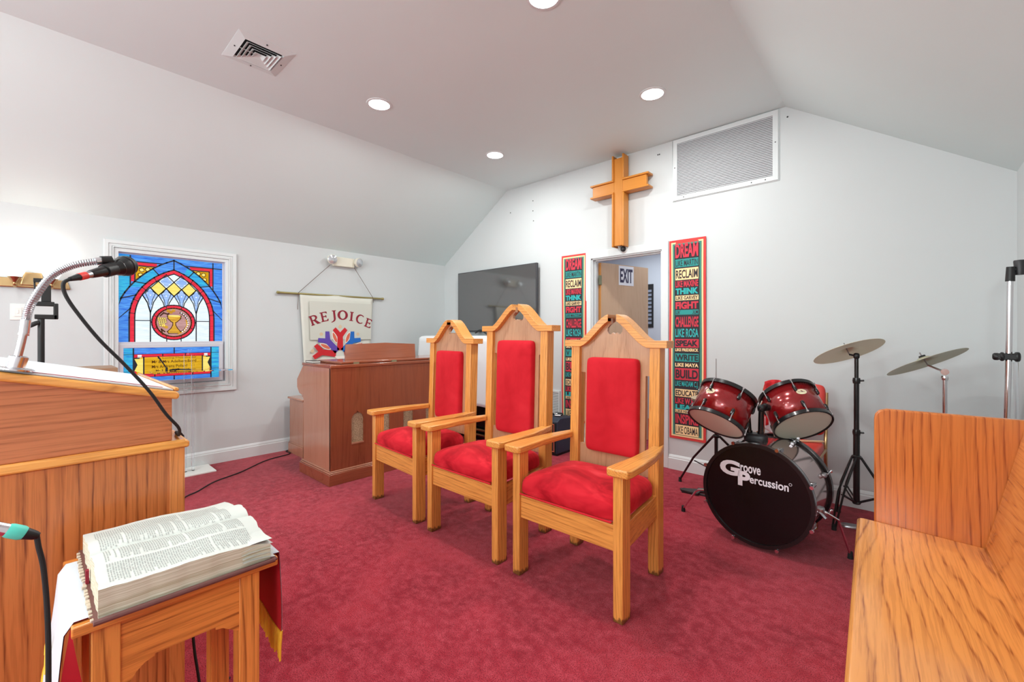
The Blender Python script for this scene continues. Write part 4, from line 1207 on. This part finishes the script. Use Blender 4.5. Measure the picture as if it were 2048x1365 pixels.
MB().grid(14, 50, lambda u, v: run(u, v, 0)).build('red_lining', M['redlin'], st, smooth=60)
# turned-in lining at the near edge of the left hang
b = MB(); b.grid(4, 12, lambda u, v: (sx1 - .002 + .004 * u, TY0 - .02 * math.sin(v * 1.5) + .055 * u * v, TZ - .004 - .205 * v)); b.build('turned_edge', M['redlin'], st, smooth=60)
for side_, yy in ((0, TY0 - .020), (1, TY1 + .019)):
    b = MB()
    for i in range(46):
        u = (i + .5) / 46
        p = V(run(u, side_, .001))
        p.z += .004
        q_ = p + V((random.uniform(-.002, .002), random.uniform(-.003, .003), -.072 + random.uniform(-.006, .006)))
        b.tube([p, (p + q_) / 2 + V((0, random.uniform(-.002, .002), 0)), q_], [.0042, .0036, .0026], 5)
    fr = b.build('gold_fringe', M['gold'], st, smooth=60)
b = MB()
for i in range(3):
    b.tube([(-1.30, TY0 - .028, .62 - i * .02), (-1.31, TY0 - .031, .60 - i * .02), (-1.30, TY0 - .032, .585 - i * .02)], .0022, 6)
b.build('gold_embroidery', M['gold'], st)

# open Bible
bi = thing('bible', 'large worn open Bible with two text columns per page', 'book', (-1.33, .23, TZ))
BY0, BY1, BX0, BX1 = .082, .392, -1.552, -1.142
b = MB()
for i in range(2):
    pass
z0 = TZ + .006
b.prism([(BX0, z0), (BX1, z0), (BX1 + .002, z0 + .005), (BX0, z0 + .005)], lambda x, z, y: (x, y, z), BY0 - .008, BY1 + .008)
b.lathe([(.006, 0), (.006, .32)], axm((BX1 + .001, BY0 - .008, z0 + .004), (0, 1, 0)), 8)
for i in range(22):
    x = BX0 + .02 + i * (BX1 - BX0 - .04) / 21
    b.box(x, x + random.uniform(.006, .016), BY0 - .011 - random.uniform(0, .004), BY0 - .006, z0 + .001, z0 + .0055 + random.uniform(0, .002), 1)
b.build('cover', [M['cover'], M['coverin']], bi, bevel=.001)
GUT = -1.335
def pagez(x, y, edge=False):
    # thickness over the leaf: bulges beside the gutter, thinner outwards
    if x < GUT:
        t_ = (GUT - x) / (GUT - BX0); h_ = .052 + .012 * math.sin(min(1, t_ * 1.6) * PI) - .016 * t_
        h_ -= .014 * math.exp(-(t_ / .05) ** 2)
    else:
        t_ = (x - GUT) / (BX1 - GUT); h_ = .056 + .010 * math.sin(min(1, t_ * 1.5) * PI) - .004 * t_
        h_ -= .012 * math.exp(-(t_ / .05) ** 2)
    v = (y - BY0) / (BY1 - BY0)
    h_ += .002 * math.sin(v * 9 + x * 14) + .003 * math.sin(v * 4 + 1)
    if v > .82 and x > GUT: h_ -= .9 * (v - .82) ** 1.6 * (x - GUT) * 1.1
    return z0 + .006 + h_
def pg_mat():
    m = mat('page_edges', (226, 216, 190), .85)
    n = noise(m, mapping(m, (3, 3, 420)), 1.0, 3, .7)
    L(m, ramp(m, [(.38, (176, 166, 138)), (.5, (206, 200, 178)), (.7, (222, 218, 202))], n).outputs[0], m.node_tree.nodes['Principled BSDF'].inputs['Base Color'])
    return m
M['edges'] = pg_mat()
b = MB()
nx_, ny_ = 44, 30
def jag(v, k): return .0008 * math.sin(v * 31 + k) + .0006 * math.sin(v * 67 + k * 2)
def bx(u): return BX0 + .006 + (BX1 - BX0 - .012) * u
def byy(v): return BY0 + (BY1 - BY0) * v
topg = {}
vs = []
for j in range(ny_ + 1):
    for i in range(nx_ + 1):
        u, v = i / nx_, j / ny_
        x, y = bx(u), byy(v)
        if i == 0: x += jag(v, 1)
        if i == nx_: x += jag(v, 3)
        if j == 0: y += jag(u, 4)
        if j == ny_: y += jag(u, 5) + .006 * math.sin(u * 5)
        vs.append((x, y, pagez(x, y)))
fs = [(j * (nx_ + 1) + i, j * (nx_ + 1) + i + 1, (j + 1) * (nx_ + 1) + i + 1, (j + 1) * (nx_ + 1) + i) for j in range(ny_) for i in range(nx_)]
b.add(vs, fs, 0)
rim = [i for i in range(nx_ + 1)] + [j * (nx_ + 1) + nx_ for j in range(1, ny_ + 1)] + [ny_ * (nx_ + 1) + i for i in range(nx_ - 1, -1, -1)] + [j * (nx_ + 1) for j in range(ny_ - 1, 0, -1)]
low = [(vs[r][0], vs[r][1], z0 + .0055) for r in rim]
up = [vs[r] for r in rim]
n = len(rim)
b.add(low + up, [(i, (i + 1) % n, (i + 1) % n + n, i + n) for i in range(n)], 1)
b.add(low, [tuple(range(n))], 1)
# printed columns: short dashes following the page surface
b.k = 2
ink = mat('printed_ink', (158, 159, 156), .9)
for c0_, c1_ in ((BX0 + .030, BX0 + .105), (BX0 + .115, GUT - .014), (GUT + .018, GUT + .088), (GUT + .097, BX1 - .022)):
    rows = 62
    for r_ in range(rows):
        y = BY0 + .018 + r_ * (BY1 - BY0 - .05) / rows
        if random.random() < .05: continue
        x = c0_
        endx = c1_ - (random.uniform(0, .03) if random.random() < .25 else 0)
        while x < endx - .004:
            l = random.uniform(.004, .014)
            x1_ = min(x + l, endx)
            q0 = []
            for (xx, yy) in ((x, y), (x1_, y), (x1_, y + .0016), (x, y + .0016)): q0.append((xx, yy, pagez(xx, yy) + .0007))
            b.add(q0, [(0, 1, 2, 3)])
            x = x1_ + random.uniform(.0015, .004)
b.build('pages', [M['paper'], M['edges'], ink], bi, smooth=40)
# a few curled leaves at the near right corner
b = MB()
for i in range(5):
    dz = -.004 - i * .008
    b.grid(6, 6, lambda u, v, dz=dz, i=i: (BX1 - .006 - .09 * (1 - u) + .002 * i, BY1 - .07 + .068 * v + .001 * i, pagez(BX1 - .01 - .09 * (1 - u), BY1 - .07 + .068 * v) + dz + .010 * v * u * (1.6 - i * .25)))
b.build('curled_leaves', M['paper'], bi, smooth=60)
MB().box(GUT - .006, GUT + .006, BY0 - .0075, BY0 - .002, z0 + .005, z0 + .034).build('spine_lining', M['maroon'], bi)

# ------------------------------------------------------------------ pew at the right
PB = V((-.165, 2.387, 0)); pr = math.radians(2.84)
pw_ = thing('pew', 'orange oak pew at right with upright end panel and leaning back', 'pew', tuple(PB), pr)
kw = dict(local=True)
SL = -2.0
def seatz(x): return .45 - .04 * max(0, x) / .4
b = MB()
prof = [(.004, .418), (-.002, .428), (-.002, .440), (.006, .449), (.02, .451), (.40, .432), (.40, .402), (.02, .414)]
b.prism(prof, lambda x, z, y: (x, y, z), SL, .0)
b.build('seat', M['beY'], pw_, bevel=.004, **kw)
P = [(.055, 0), (.52, 0), (.52, .925), (.095, .925), (.070, .917), (.058, .900), (.055, .88)]
MB().prism(P, lambda x, z, y: (x, y, z), .0015, .032).build('end_panel', M['beZ'], pw_, bevel=.006, seg=3, **kw)
P = [(.055, 0), (.52, 0), (.52, .925), (.095, .925), (.070, .917), (.058, .900), (.055, .88)]
MB().prism(P, lambda x, z, y: (x, y, z), SL - .032, SL - .0015).build('end_panel', M['beZ'], pw_, bevel=.006, seg=3, **kw)
MB().prism([(.375, .437), (.400, .425), (.500, .90), (.475, .905)], lambda x, z, y: (x, y, z), SL, -.001).build('backrest', wood('bench_oak_back', (220, 140, 68), BED, 'Y', 30, 2.6, .26, .4, .7, .7, 21, .12), pw_, bevel=.004, **kw)
MB().box(.10, .125, SL, 0, 0, .418).build('front_board', M['beY'], pw_, **kw)

# ------------------------------------------------------------------ acrylic lectern, tablet stand, brown cabinet (behind the pulpit)
al = thing('acrylic_lectern', 'clear acrylic lectern with flat white base before the stained glass', 'lectern', (-4.74, .86, 0))
MB().box(-4.885, -4.60, .62, 1.10, 0, .012).build('base', M['whitep'], al, bevel=.002)
for y in (.90, .955): MB().box(-4.765, -4.735, y - .009, y + .009, .012, 1.05).build('post', M['acry'], al)
MB().prism([(.66, .905), (1.225, .905), (1.225, .913), (.66, .913)], lambda y, z, x: (x, y, z), -4.86, -4.60).build('desk', M['acry'], al)
b = MB().lathe([(.013, 0), (.013, .05)], Matrix.Translation((-4.75, .93, 1.05)), 14)
b.build('cap', M['acry'], al)
cl = MB().tube([(-4.80, .80, .92), (-4.75, .86, .925), (-4.70, .93, .922)], .006, 6).tube([(-4.72, .82, .918), (-4.74, .85, .93), (-4.76, .79, .92)], .006, 6)
tag(cl.build('cable_clip', M['black'], loc=(-4.75, .85, .915)), 'tiny black clip lying on the clear acrylic lectern shelf', 'clip')
nm = MB().tube([(-4.70, .70, 1.05), (-4.70, .76, .945)], [.006, .004], 8)
nm.cyl((-4.70, .76, .915), (-4.70, .76, .95), .008)
tag(nm.build('pen_microphone', M['black'], loc=(-4.7, .75, .915)), 'slim black pen-shaped microphone standing against the lower window glass', 'microphone')
ts = thing('tablet_stand', 'black pole stand with clamp holder in front of the light switch', 'stand', (-4.2, .027, 0))
sx_, sy_ = -4.2, .027
MB().cyl((sx_, sy_, .03), (sx_, sy_, 1.345), .0165).build('pole', M['black'], ts)
for a_ in (1.0, 3.1, 5.2): MB().cyl((sx_, sy_, .20), (sx_ + .17 * math.cos(a_), sy_ + .17 * math.sin(a_), .012), .009).build('leg', M['black'], ts)
b = MB().box(sx_ - .02, sx_ + .02, sy_ - .03, sy_ + .075, 1.335, 1.365).box(sx_ - .02, sx_ + .02, sy_ + .055, sy_ + .078, 1.335, 1.44).box(sx_ - .02, sx_ + .02, sy_ - .04, sy_ + .06, 1.42, 1.45)
b.build('clamp', M['black'], ts, bevel=.004)
MB().sup((sx_ + .02, sy_ - .035, 1.30), (.012, .03, .014), .6, .6, mtx=Matrix.Rotation(.6, 4, 'X')).build('knob', M['black'], ts)
b = MB().box(sx_ - .01, sx_ + .01, sy_ + .0, sy_ + .045, 1.45, 1.56).box(sx_ - .02, sx_ + .02, sy_ - .035, sy_ + .03, 1.575, 1.60)
b.tube([(sx_, sy_ - .03, 1.59), (sx_, sy_ - .028, 1.52), (sx_, sy_ - .018, 1.44)], .005, 8)
b.build('holder', M['black'], ts, bevel=.003)
bc = thing('brown_cabinet', 'plain brown wooden cabinet top showing just behind the pulpit desk', 'cabinet', (-3.8, .16, 0))
MB().box(-3.96, -3.68, -.05, .335, .03, .995).build('carcass', M['brownbd'], bc, bevel=.003)
MB().box(-3.98, -3.66, -.07, .350, .995, 1.027).build('top', M['brownbd'], bc, bevel=.003)
MB().box(-3.95, -3.69, -.04, .325, 0, .03).build('plinth', M['brownbd'], bc)

# ------------------------------------------------------------------ floor cable
tag(MB().tube([(-2.6, .36, .006), (-3.2, .45, .006), (-3.75, .60, .006), (-4.029, .761, .006), (-4.11, .856, .006), (-4.278, 1.012, .006), (-4.40, 1.236, .006), (-4.62, 1.512, .006), (-4.70, 1.76, .006), (-4.84, 1.78, .006), (-4.86, 1.9, .006)], .0048, 8, smooth=8)
    .build('floor_cable', M['rubber'], loc=(-4.3, 1.0, 0)), 'thin black cable snaking over the carpet towards the organ bench', 'cable')

# ------------------------------------------------------------------ bass drum
bd = thing('bass_drum', 'big bass drum with black printed head lying on the carpet', 'drum', (-.64, 2.97, 0))
BR = .285
bc0 = V((-.655, 2.785, .313)); bax = V((.09, .996, .0)).normalized()
mt = axm(bc0, bax)
b = MB().lathe([(BR - .006, .012), (BR - .006, .385), (BR - .011, .385), (BR - .011, .012)], mt, 72)
b.build('shell', M['chromeshell'], bd)
MB().lathe([(0, .002), (BR - .004, .002), (BR - .002, .01)], mt, 72, cap=False).build('front_head', M['bshead'], bd)
MB().lathe([(BR - .003, .39), (0, .392)], mt, 72, cap=False).build('batter_head', M['drumhead'], bd)
hoop = [(BR - .010, -.006), (BR + .009, -.006), (BR + .009, .030), (BR + .004, .030), (BR + .004, .004), (BR - .010, .004)]
MB().lathe(hoop + [hoop[0]], mt, 72, cap=False).build('front_hoop', M['blackm'], bd)
MB().lathe([(r, .394 - z) for r, z in hoop + [hoop[0]]], mt, 72, cap=False).build('rear_hoop', M['blackm'], bd)
MB().lathe([(BR + .0095, .002), (BR + .0105, .012), (BR + .0095, .022)], mt, 72, cap=False).build('hoop_inlay', M['steel'], bd)
LUG = []
for i in range(8):
    t_ = 2 * PI * (i + .5) / 8
    e = mt.to_3x3() @ V((math.cos(t_), math.sin(t_), 0))
    o = bc0 + e * BR
    for za0, z1_ in ((.075, -.008), (.31, .402)):
        p = o + bax * za0
        MB().sup(p + e * .002, (.013, .013, .024), .5, .5, 16, 8, mtx=bax.to_track_quat('Z', 'Y').to_matrix().to_4x4()).build('lug', M['steel'], bd)
        b = MB().cyl(p + e * .016, o + bax * z1_ + e * .016, .0035, seg=8)
        b.cyl(o + bax * (z1_ - .006) + e * .016, o + bax * (z1_ + .006) + e * .016, .010, seg=8)
        b.build('tension_rod', M['chrome'], bd)
# printed name on the head
ex = (mt.to_3x3() @ V((1, 0, 0)))
rt = V((1, 0, 0)) - bax * bax.x; rt.normalize()
def hf(x, z): return bc0 + rt * x + V((0, 0, z)) - bax * .0002
b = MB()
b.text('G', -.195, -.080, .083, .172, hf, .05)
b.text('roove', -.078, .03, .118, .158, hf, .022)
b.text('P', -.092, -.025, .036, .122, hf, .05)
b.text('ercussion', -.028, .170, .062, .106, hf, .022)
b.lathe([(.006, 0), (.008, 0)], axm(hf(.178, .104), bax), 12, cap=False)
b.build('brand_lettering', M['logo'], bd, smooth=0)
# tom holder
hb = bc0 + bax * .17 + V((-.05, 0, BR - .009))
MB().sup(hb + V((0, 0, .018)), (.062, .045, .03), .5, .45, 28, 12).build('tom_mount_base', M['darkgrey'], bd)
TL = (V((-.858, 2.742, .703)), V((.195, .564, .802)).normalized(), .214)
TR = (V((-.4675, 3.0735, .692)), V((-.467, .501, .728)).normalized(), .223)
tj = []
for dx, (c, ax, h_), in ((-.036, TL), (.026, TR)):
    p0 = hb + V((dx, 0, .03)); p1 = V((p0.x - (.012 if dx < 0 else -.004), p0.y, .79))
    cen = c + ax * h_ * .5
    rd = (p1 - cen); rd -= ax * rd.dot(ax); rd.normalize()
    at_ = cen + rd * .166
    b = MB().cyl(p0, p1, .0155, seg=14).lathe([(.018, 0), (.018, .03)], axm(p0, (0, 0, 1)), 14)
    b.build('tom_post', M['blackm'], bd)
    b = MB().sup(p1, (.021, .021, .024), .7, .7, 16, 10).tube([p1, (p1 + at_) / 2 + V((0, 0, .012)), at_ + rd * .014], [.015, .014, .013], 12)
    b.cyl(at_ + rd * .030, at_ + rd * .006, .024, .020, seg=16)
    b.build('tom_arm', M['black'], bd)
    b = MB().cyl(p1 + V((0, -.022, 0)), p1 + V((0, -.034, 0)), .006, seg=8).cyl(p1 + V((.0, -.01, .024)), p1 + V((.008, -.012, .046)), .005, seg=8)
    b.build('wing_bolt', M['chrome'], bd)
# spurs
sp_l = [V((-.925, 2.93, .235)), V((-1.02, 2.94, .215)), V((-1.045, 2.95, .195)), V((-1.165, 3.05, .02))]
sp_r = [V((-.365, 2.93, .262)), V((-.352, 2.93, .262)), V((-.285, 2.945, .225)), V((-.240, 3.028, .02))]
for P in (sp_l, sp_r):
    MB().tube(P, .0062, 10).build('spur', M['chrome'], bd)
    MB().cyl(P[-1] + V((0, 0, .018)), P[-1] - V((0, 0, .020)), .011, .014, seg=12).build('spur_tip', M['rubber'], bd)
    q_ = P[0]
    MB().sup(q_, (.022, .026, .020), .6, .6, 16, 8).cyl(q_ + V((0, -.02, -.005)), q_ + V((.03, -.03, -.03)), .008, seg=8).build('spur_bracket', M['steel'], bd)

def tom(c, ax, h_, r, label):
    t = thing('tom_drum', label, 'drum', tuple(c), 0, 'rack toms above the bass drum')
    mt = axm(c, ax)
    MB().lathe([(r - .006, .008), (r - .006, h_ - .008)], mt, 56, cap=False).build('shell', M['shell'], t, solid=.004)
    MB().lathe([(0, .001), (r - .005, .001), (r - .003, .006)], mt, 56, cap=False).build('resonant_head', M['drumhead'], t)
    MB().lathe([(r - .003, h_ - .006), (r - .005, h_ - .001), (0, h_ - .001)], mt, 56, cap=False).build('batter_head', M['drumhead'], t)
    hp = [(r - .004, -.004), (r + .003, -.006), (r + .006, -.003), (r + .005, .018), (r - .001, .018), (r - .003, .004)]
    MB().lathe(hp + [hp[0]], mt, 56, cap=False).build('bottom_hoop', M['blackm'], t)
    MB().lathe([(a_, h_ - z_) for a_, z_ in hp + [hp[0]]], mt, 56, cap=False).build('top_hoop', M['blackm'], t)
    toC = (V((0, 0, CAMH)) - V(c)); toC -= ax * toC.dot(ax); toC.normalize()
    sid = ax.cross(toC)
    for i in range(6):
        t_ = 2 * PI * (i + .35) / 6
        e = toC * math.cos(t_) + sid * math.sin(t_)
        for z_, zr in ((.055, .004), (h_ - .055, h_ - .004)):
            b = MB(); b2 = MB()
            p = V(c) + ax * z_ + e * (r - .002)
            b.sup(p, (.009, .009, .022), .6, .6, 12, 8, mtx=ax.to_track_quat('Z', 'Y').to_matrix().to_4x4())
            pr_ = V(c) + ax * zr + e * (r + .006)
            b2.cyl(p + e * .007, pr_ + (pr_ - p).normalized() * .008, .0028, seg=8)
            b2.cyl(pr_ + ax * (-.006 if zr < .1 else .006), pr_ + ax * (.002 if zr < .1 else -.002), .006, seg=8)
            b.build('lug', M['blackm'], t); b2.build('tension_rod', M['chrome'], t)
    return t, toC, sid
def badge(t, c, ax, h_, r, toC, sid, ang):
    e = toC * math.cos(ang) + sid * math.sin(ang); q_ = ax.cross(e)
    cc = V(c) + ax * h_ * .62
    def fn(u, v, off=.0):
        a_ = u / r
        return cc + (toC * math.cos(ang + a_) + sid * math.sin(ang + a_)) * (r - .0028 + off) + ax * v
    b = MB()
    P = circ(0, 0, .030, 20, ry=.018)
    b.add([fn(x, y) for x, y in P], [tuple(range(20))], 0)
    b.text('Groove', -.019, .019, -.004, .005, lambda x, y: fn(x, y, .0008), .0, 1)
    b.build('badge', [M['badge'], M['darkgrey']], t, smooth=0)
for (c, ax, h_), lb, an in ((TL, 'left red sparkle tom drum tilted above the bass drum', -.66), (TR, 'right red sparkle tom drum tilted above the bass drum', .54)):
    t, tc_, sd_ = tom(c, ax, h_, .158, lb)
    badge(t, c, ax, h_, .158, tc_, sd_, an)

# ------------------------------------------------------------------ cymbals and stands
def cymbal(name, c, ax, r, m, label):
    t = thing(name, label, 'cymbal', tuple(c))
    mt = axm(c, ax)
    P = [(.006, .034), (.022, .033), (.036, .025), (.046, .016), (.08, .012), (r * .75, .006), (r, 0)]
    b = MB().lathe([(a_, z_ + .0008) for a_, z_ in P] + [(a_, z_ - .0006) for a_, z_ in reversed(P)], mt, 64, cap=False)
    b.build('plate', m, t, smooth=50)
    MB().lathe([(.016, .036), (.016, .044), (.006, .046)], mt, 16).build('felt', M['rubber'], t)
    return t, mt
def tripod(t, base, r_out, ang0, hub, m, foot=True, ring=None, double=True, idx=(0, 1, 2)):
    base = V(base)
    for i in idx:
        a_ = ang0 + i * 2 * PI / 3
        d = V((math.cos(a_), math.sin(a_), 0)); s_2 = V((-d.y, d.x, 0))
        ft = base + d * r_out + V((0, 0, .02)); tp = base + d * .022 + V((0, 0, hub))
        b = MB()
        for sg in ((-1, 1) if double else (0,)):
            b.tube([tp + s_2 * .013 * sg, tp.lerp(ft, .5) + d * .03 + s_2 * .017 * sg, ft + s_2 * .009 * sg], .0062 if double else .009, 6)
        lo = base + d * .015 + V((0, 0, ring if ring else hub * .25))
        mid = tp.lerp(ft, .55)
        for sg in ((-1, 1) if double else (0,)):
            b.tube([lo + s_2 * .010 * sg, mid + s_2 * .010 * sg], .005, 6)
        lg = b.build('leg', m, t)
        MB().cyl(ft + V((0, 0, .015)), ft - V((0, 0, .02)), .011, .014, seg=10).build('rubber_foot', M['rubber'], lg)
cA = V((-.297, 3.603, 1.119)); axA = V((-.38, .241, .893)).normalized()
pA = V((-.253, 3.587, 0))
cymbal('crash_cymbal', cA, axA, .2, M['cymbal'], 'tilted bronze cymbal on the black stand beside the toms')
st1 = thing('cymbal_stand', 'black tripod cymbal stand beside the drums and the pew', 'cymbal stand', tuple(pA))
MB().cyl(pA + V((0, 0, .14)), pA + V((0, 0, .60)), .018, seg=14).cyl(pA + V((0, 0, .60)), pA + V((0, 0, .95)), .0145, seg=14).cyl(pA + V((0, 0, .93)), pA + V((0, 0, 1.09)), .0115, seg=14).build('pole', M['blackm'], st1)
for z_ in (.60, .935):
    MB().lathe([(.019, -.018), (.022, 0), (.019, .018)], Matrix.Translation(pA + V((0, 0, z_))), 16).cyl(pA + V((.01, 0, z_)), pA + V((.038, -.01, z_ + .004)), .006, seg=8).build('collar', M['blackm'], st1)
MB().sup(pA + V((0, 0, 1.095)), (.017, .017, .02), .7, .7, 16, 10).cyl(pA + V((0, 0, 1.095)), cA - axA * .018, .006, seg=10).build('tilter', M['black'], st1)
MB().cyl(cA - axA * .018, cA + axA * .065, .0035, seg=8).build('spindle', M['steel'], st1)
MB().lathe([(.02, -.012), (.026, -.008), (.026, .008), (.02, .012)], Matrix.Translation(pA + V((0, 0, .44))), 16).build('leg_hub', M['blackm'], st1)
MB().lathe([(.02, -.008), (.024, 0), (.02, .008)], Matrix.Translation(pA + V((0, 0, .145))), 16).build('lower_hub', M['blackm'], st1)
tripod(st1, pA, .21, math.radians(122), .44, M['blackm'], ring=.15)

cB = V((.073, 3.55, 1.069)); axB = V((-.433, .179, .883)).normalized(); pB = V((.150, 3.52, 0))
cymbal('ride_cymbal', cB, axB, .195, M['cymbal2'], 'steeply tilted dull cymbal on the chrome stand above the pew')
st2 = thing('cymbal_stand', 'chrome cymbal stand rising behind the pew end panel', 'cymbal stand', tuple(pB))
MB().cyl(pB + V((0, 0, .14)), pB + V((0, 0, .55)), .013, seg=14).cyl(pB + V((0, 0, .55)), pB + V((0, 0, .985)), .0105, seg=14).build('pole', M['chrome'], st2)
MB().lathe([(.014, -.012), (.017, 0), (.014, .012)], Matrix.Translation(pB + V((0, 0, .985))), 16).lathe([(.018, -.012), (.018, .012)], axm(pB + V((0, 0, 1.02)), (0, 1, 0)), 20).cyl(pB + V((0, 0, 1.02)), cB - axB * .018, .0055, seg=10).build('tilter', M['chrome'], st2)
MB().cyl(cB - axB * .018, cB + axB * .065, .0035, seg=8).build('spindle', M['steel'], st2)
MB().lathe([(.02, -.012), (.024, 0), (.02, .012)], Matrix.Translation(pB + V((0, 0, .42))), 16).build('leg_hub', M['chrome'], st2)
tripod(st2, pB, .22, math.radians(60), .42, M['chrome'], ring=.16)

# hi-hat
pH = V((-1.072, 3.45, 0))
hh = thing('hi_hat_stand', 'black hi-hat stand half hidden behind left tom and bass drum', 'cymbal stand', tuple(pH))
MB().cyl(pH + V((0, 0, .10)), pH + V((0, 0, .72)), .0125, seg=14).build('pole', M['blackm'], hh)
MB().cyl(pH + V((0, 0, .72)), pH + V((0, 0, 1.052)), .0032, seg=8).build('pull_rod', M['steel'], hh)
MB().lathe([(.02, -.012), (.024, 0), (.02, .012)], Matrix.Translation(pH + V((0, 0, .47))), 16).build('leg_hub', M['blackm'], hh)
tripod(hh, pH, .40, math.radians(150.5), .47, M['blackm'], ring=.2, double=False, idx=(0, 2))
MB().box(-1.32, -1.19, 3.40, 3.46, .012, .022, mtx=None).box(-1.31, -1.10, 3.43, 3.45, .0, .012).build('foot_plate', M['darkgrey'], hh)
for k_, (dz, fl_, lb) in enumerate(((.745, 1, 'upper bronze hi-hat cymbal peeking out behind the left tom'), (.735, -1, 'lower bronze hi-hat cymbal just under the upper one'))):
    t = thing('hi_hat_cymbal', lb, 'cymbal', (pH.x, pH.y, dz), 0, 'pair of hi-hat cymbals')
    P = [(.006, .016 * fl_), (.02, .014 * fl_), (.04, .003 * fl_), (.175, -.006 * fl_ + .0)]
    MB().lathe([(a_, z_ + .0008) for a_, z_ in P] + [(a_, z_ - .0008) for a_, z_ in reversed(P)], Matrix.Translation((pH.x, pH.y, dz + .012 * (fl_ > 0))), 56, cap=False).build('plate', M['cymbal'], t, smooth=50)
# kick pedal behind the drum + small silver pedal by the pew
kp = thing('kick_pedal', 'flat dark drum pedal on carpet left of the bass drum', 'pedal', (-1.17, 3.30, 0))
MB().box(-1.30, -1.22, 3.33, 3.36, 0, .01).build('heel_plate', M['darkgrey'], kp)
kp.location = (0, 0, 0)
for o in list(kp.children): bpy.data.objects.remove(o)
a_ = math.radians(58)
mtk = Matrix.Translation((-1.22, 3.50, 0)) @ Matrix.Rotation(-a_, 4, 'Z')
kp.location = (-1.22, 3.50, 0)
MB().box(-.04, .04, -.13, .0, 0, .012, mtx=mtk).box(-.035, .035, -.0, .16, .012, .022, mtx=mtk).build('foot_board', M['darkgrey'], kp, bevel=.003)
MB().box(-.045, .045, .14, .17, 0, .07, mtx=mtk).build('pedal_frame', M['black'], kp, bevel=.003)
sv = thing('silver_pedal', 'small silver pedal on the carpet beside the pew seat corner', 'pedal', (-.27, 3.50, 0))
mtk = Matrix.Translation((-.27, 3.53, 0)) @ Matrix.Rotation(math.radians(-80), 4, 'Z')
MB().sup((0, 0, 0), (.030, .062, .016), .5, .6, 24, 10, zmin=0, mtx=mtk).build('foot_board', M['steel'], sv)
MB().box(-.03, .03, .05, .10, 0, .022, mtx=mtk).box(-.012, .012, .045, .09, .022, .034, mtx=mtk).build('hinge_block', M['chrome'], sv, bevel=.003)

# ------------------------------------------------------------------ red vinyl chair behind the drums, stick on the seat
rc = thing('red_chair', 'red vinyl stacking chair with metal frame behind the drums', 'chair', (-.63, 3.58, 0))
mt = Matrix.Rotation(math.radians(84), 4, 'X')
MB().sup((-.63, 3.745, .70), (.195, .18, .028), .4, .22, 48, 12, mtx=mt).build('backrest', M['vinylred'], rc, smooth=60)
MB().sup((-.63, 3.50, .455), (.20, .20, .04), .4, .25, 48, 12).build('seat', M['vinylred'], rc, smooth=60)
for s in (-1, 1):
    x = -.63 + s * .195
    MB().tube([(x, 3.79, .82), (x, 3.775, .6), (x, 3.74, .42), (x, 3.80, .01)], .011, 10, smooth=5).build('rear_leg', M['brass'], rc)
    MB().tube([(x, 3.72, .425), (x, 3.34, .425), (x, 3.31, .01)], .011, 10).build('front_leg', M['brass'], rc)
tag(MB().tube([(-.735, 3.40, .502), (-.44, 3.62, .502)], [.0085, .0075], 10).lathe([(.0075, 0), (.005, .012), (.0, .016)], axm((-.44, 3.62, .502), (.8, .6, 0)), 10).build('drumstick', M['stick'], loc=(-.6, 3.5, .5)), 'wooden drumstick lying across the red chair seat', 'drumstick')
b = MB()
b.grid(12, 14, lambda u, v: (-.80 + .13 * u, 3.700 - .012 * math.sin(u * 16) - .01, .88 - .33 * v + .02 * math.sin(u * 3)))
jk = b.build('red_jacket', M['feltred'], loc=(-.74, 3.69, .5), solid=.006, smooth=60)
tag(jk, 'red and white garment hanging over the left side of red chair', 'clothing')
MB().grid(6, 6, lambda u, v: (-.80 + .06 * u, 3.684 - .004 * math.sin(u * 9), .62 - .09 * v - .04 * u)).build('white_patch', M['white'], jk, solid=.002)

# ------------------------------------------------------------------ chrome pole stand at the right edge
mr = thing('pole_stand', 'tall chrome pole stand with black clamps near the right wall', 'stand', (.36, 3.20, 0))
MB().lathe([(.09, 0), (.09, .012), (.02, .022), (.016, .04)], Matrix.Translation((.36, 3.2, 0)), 28).build('base', M['black'], mr)
MB().tube([(.345, 3.2, .03), (.352, 3.2, .84), (.358, 3.2, 1.127), (.362, 3.2, 1.50)], .0115, 16).build('pole', M['chrome'], mr)
MB().tube([(.375, 3.22, .03), (.385, 3.22, .84), (.382, 3.215, 1.10)], .009, 14).build('outer_tube', M['acry'], mr)
MB().tube([(.362, 3.2, 1.495), (.364, 3.2, 1.565)], [.017, .015], 16).build('top_cap', M['black'], mr)
b = MB().lathe([(.016, -.035), (.022, .03), (.020, .036), (0, .038)], Matrix.Translation((.395, 3.215, 1.56)), 18).cyl((.364, 3.2, 1.55), (.395, 3.215, 1.555), .008)
b.build('tilt_knob', M['darkgrey'], mr)
b = MB().box(.318, .388, 3.18, 3.222, 1.112, 1.143).lathe([(.0, 0), (.014, .001), (.018, .008), (.018, .022), (.010, .026), (.010, .04)], axm((.303, 3.198, 1.127), (1, 0, 0)), 12)
b.lathe([(.0, 0), (.021, .003), (.023, .012), (.018, .018)], axm((.326, 3.197, 1.127), (1, 0, 0)), 12).sup((.385, 3.2, 1.127), (.012, .022, .024), .7, .9, 16, 10)
b.build('clamp', M['black'], mr, bevel=.006)
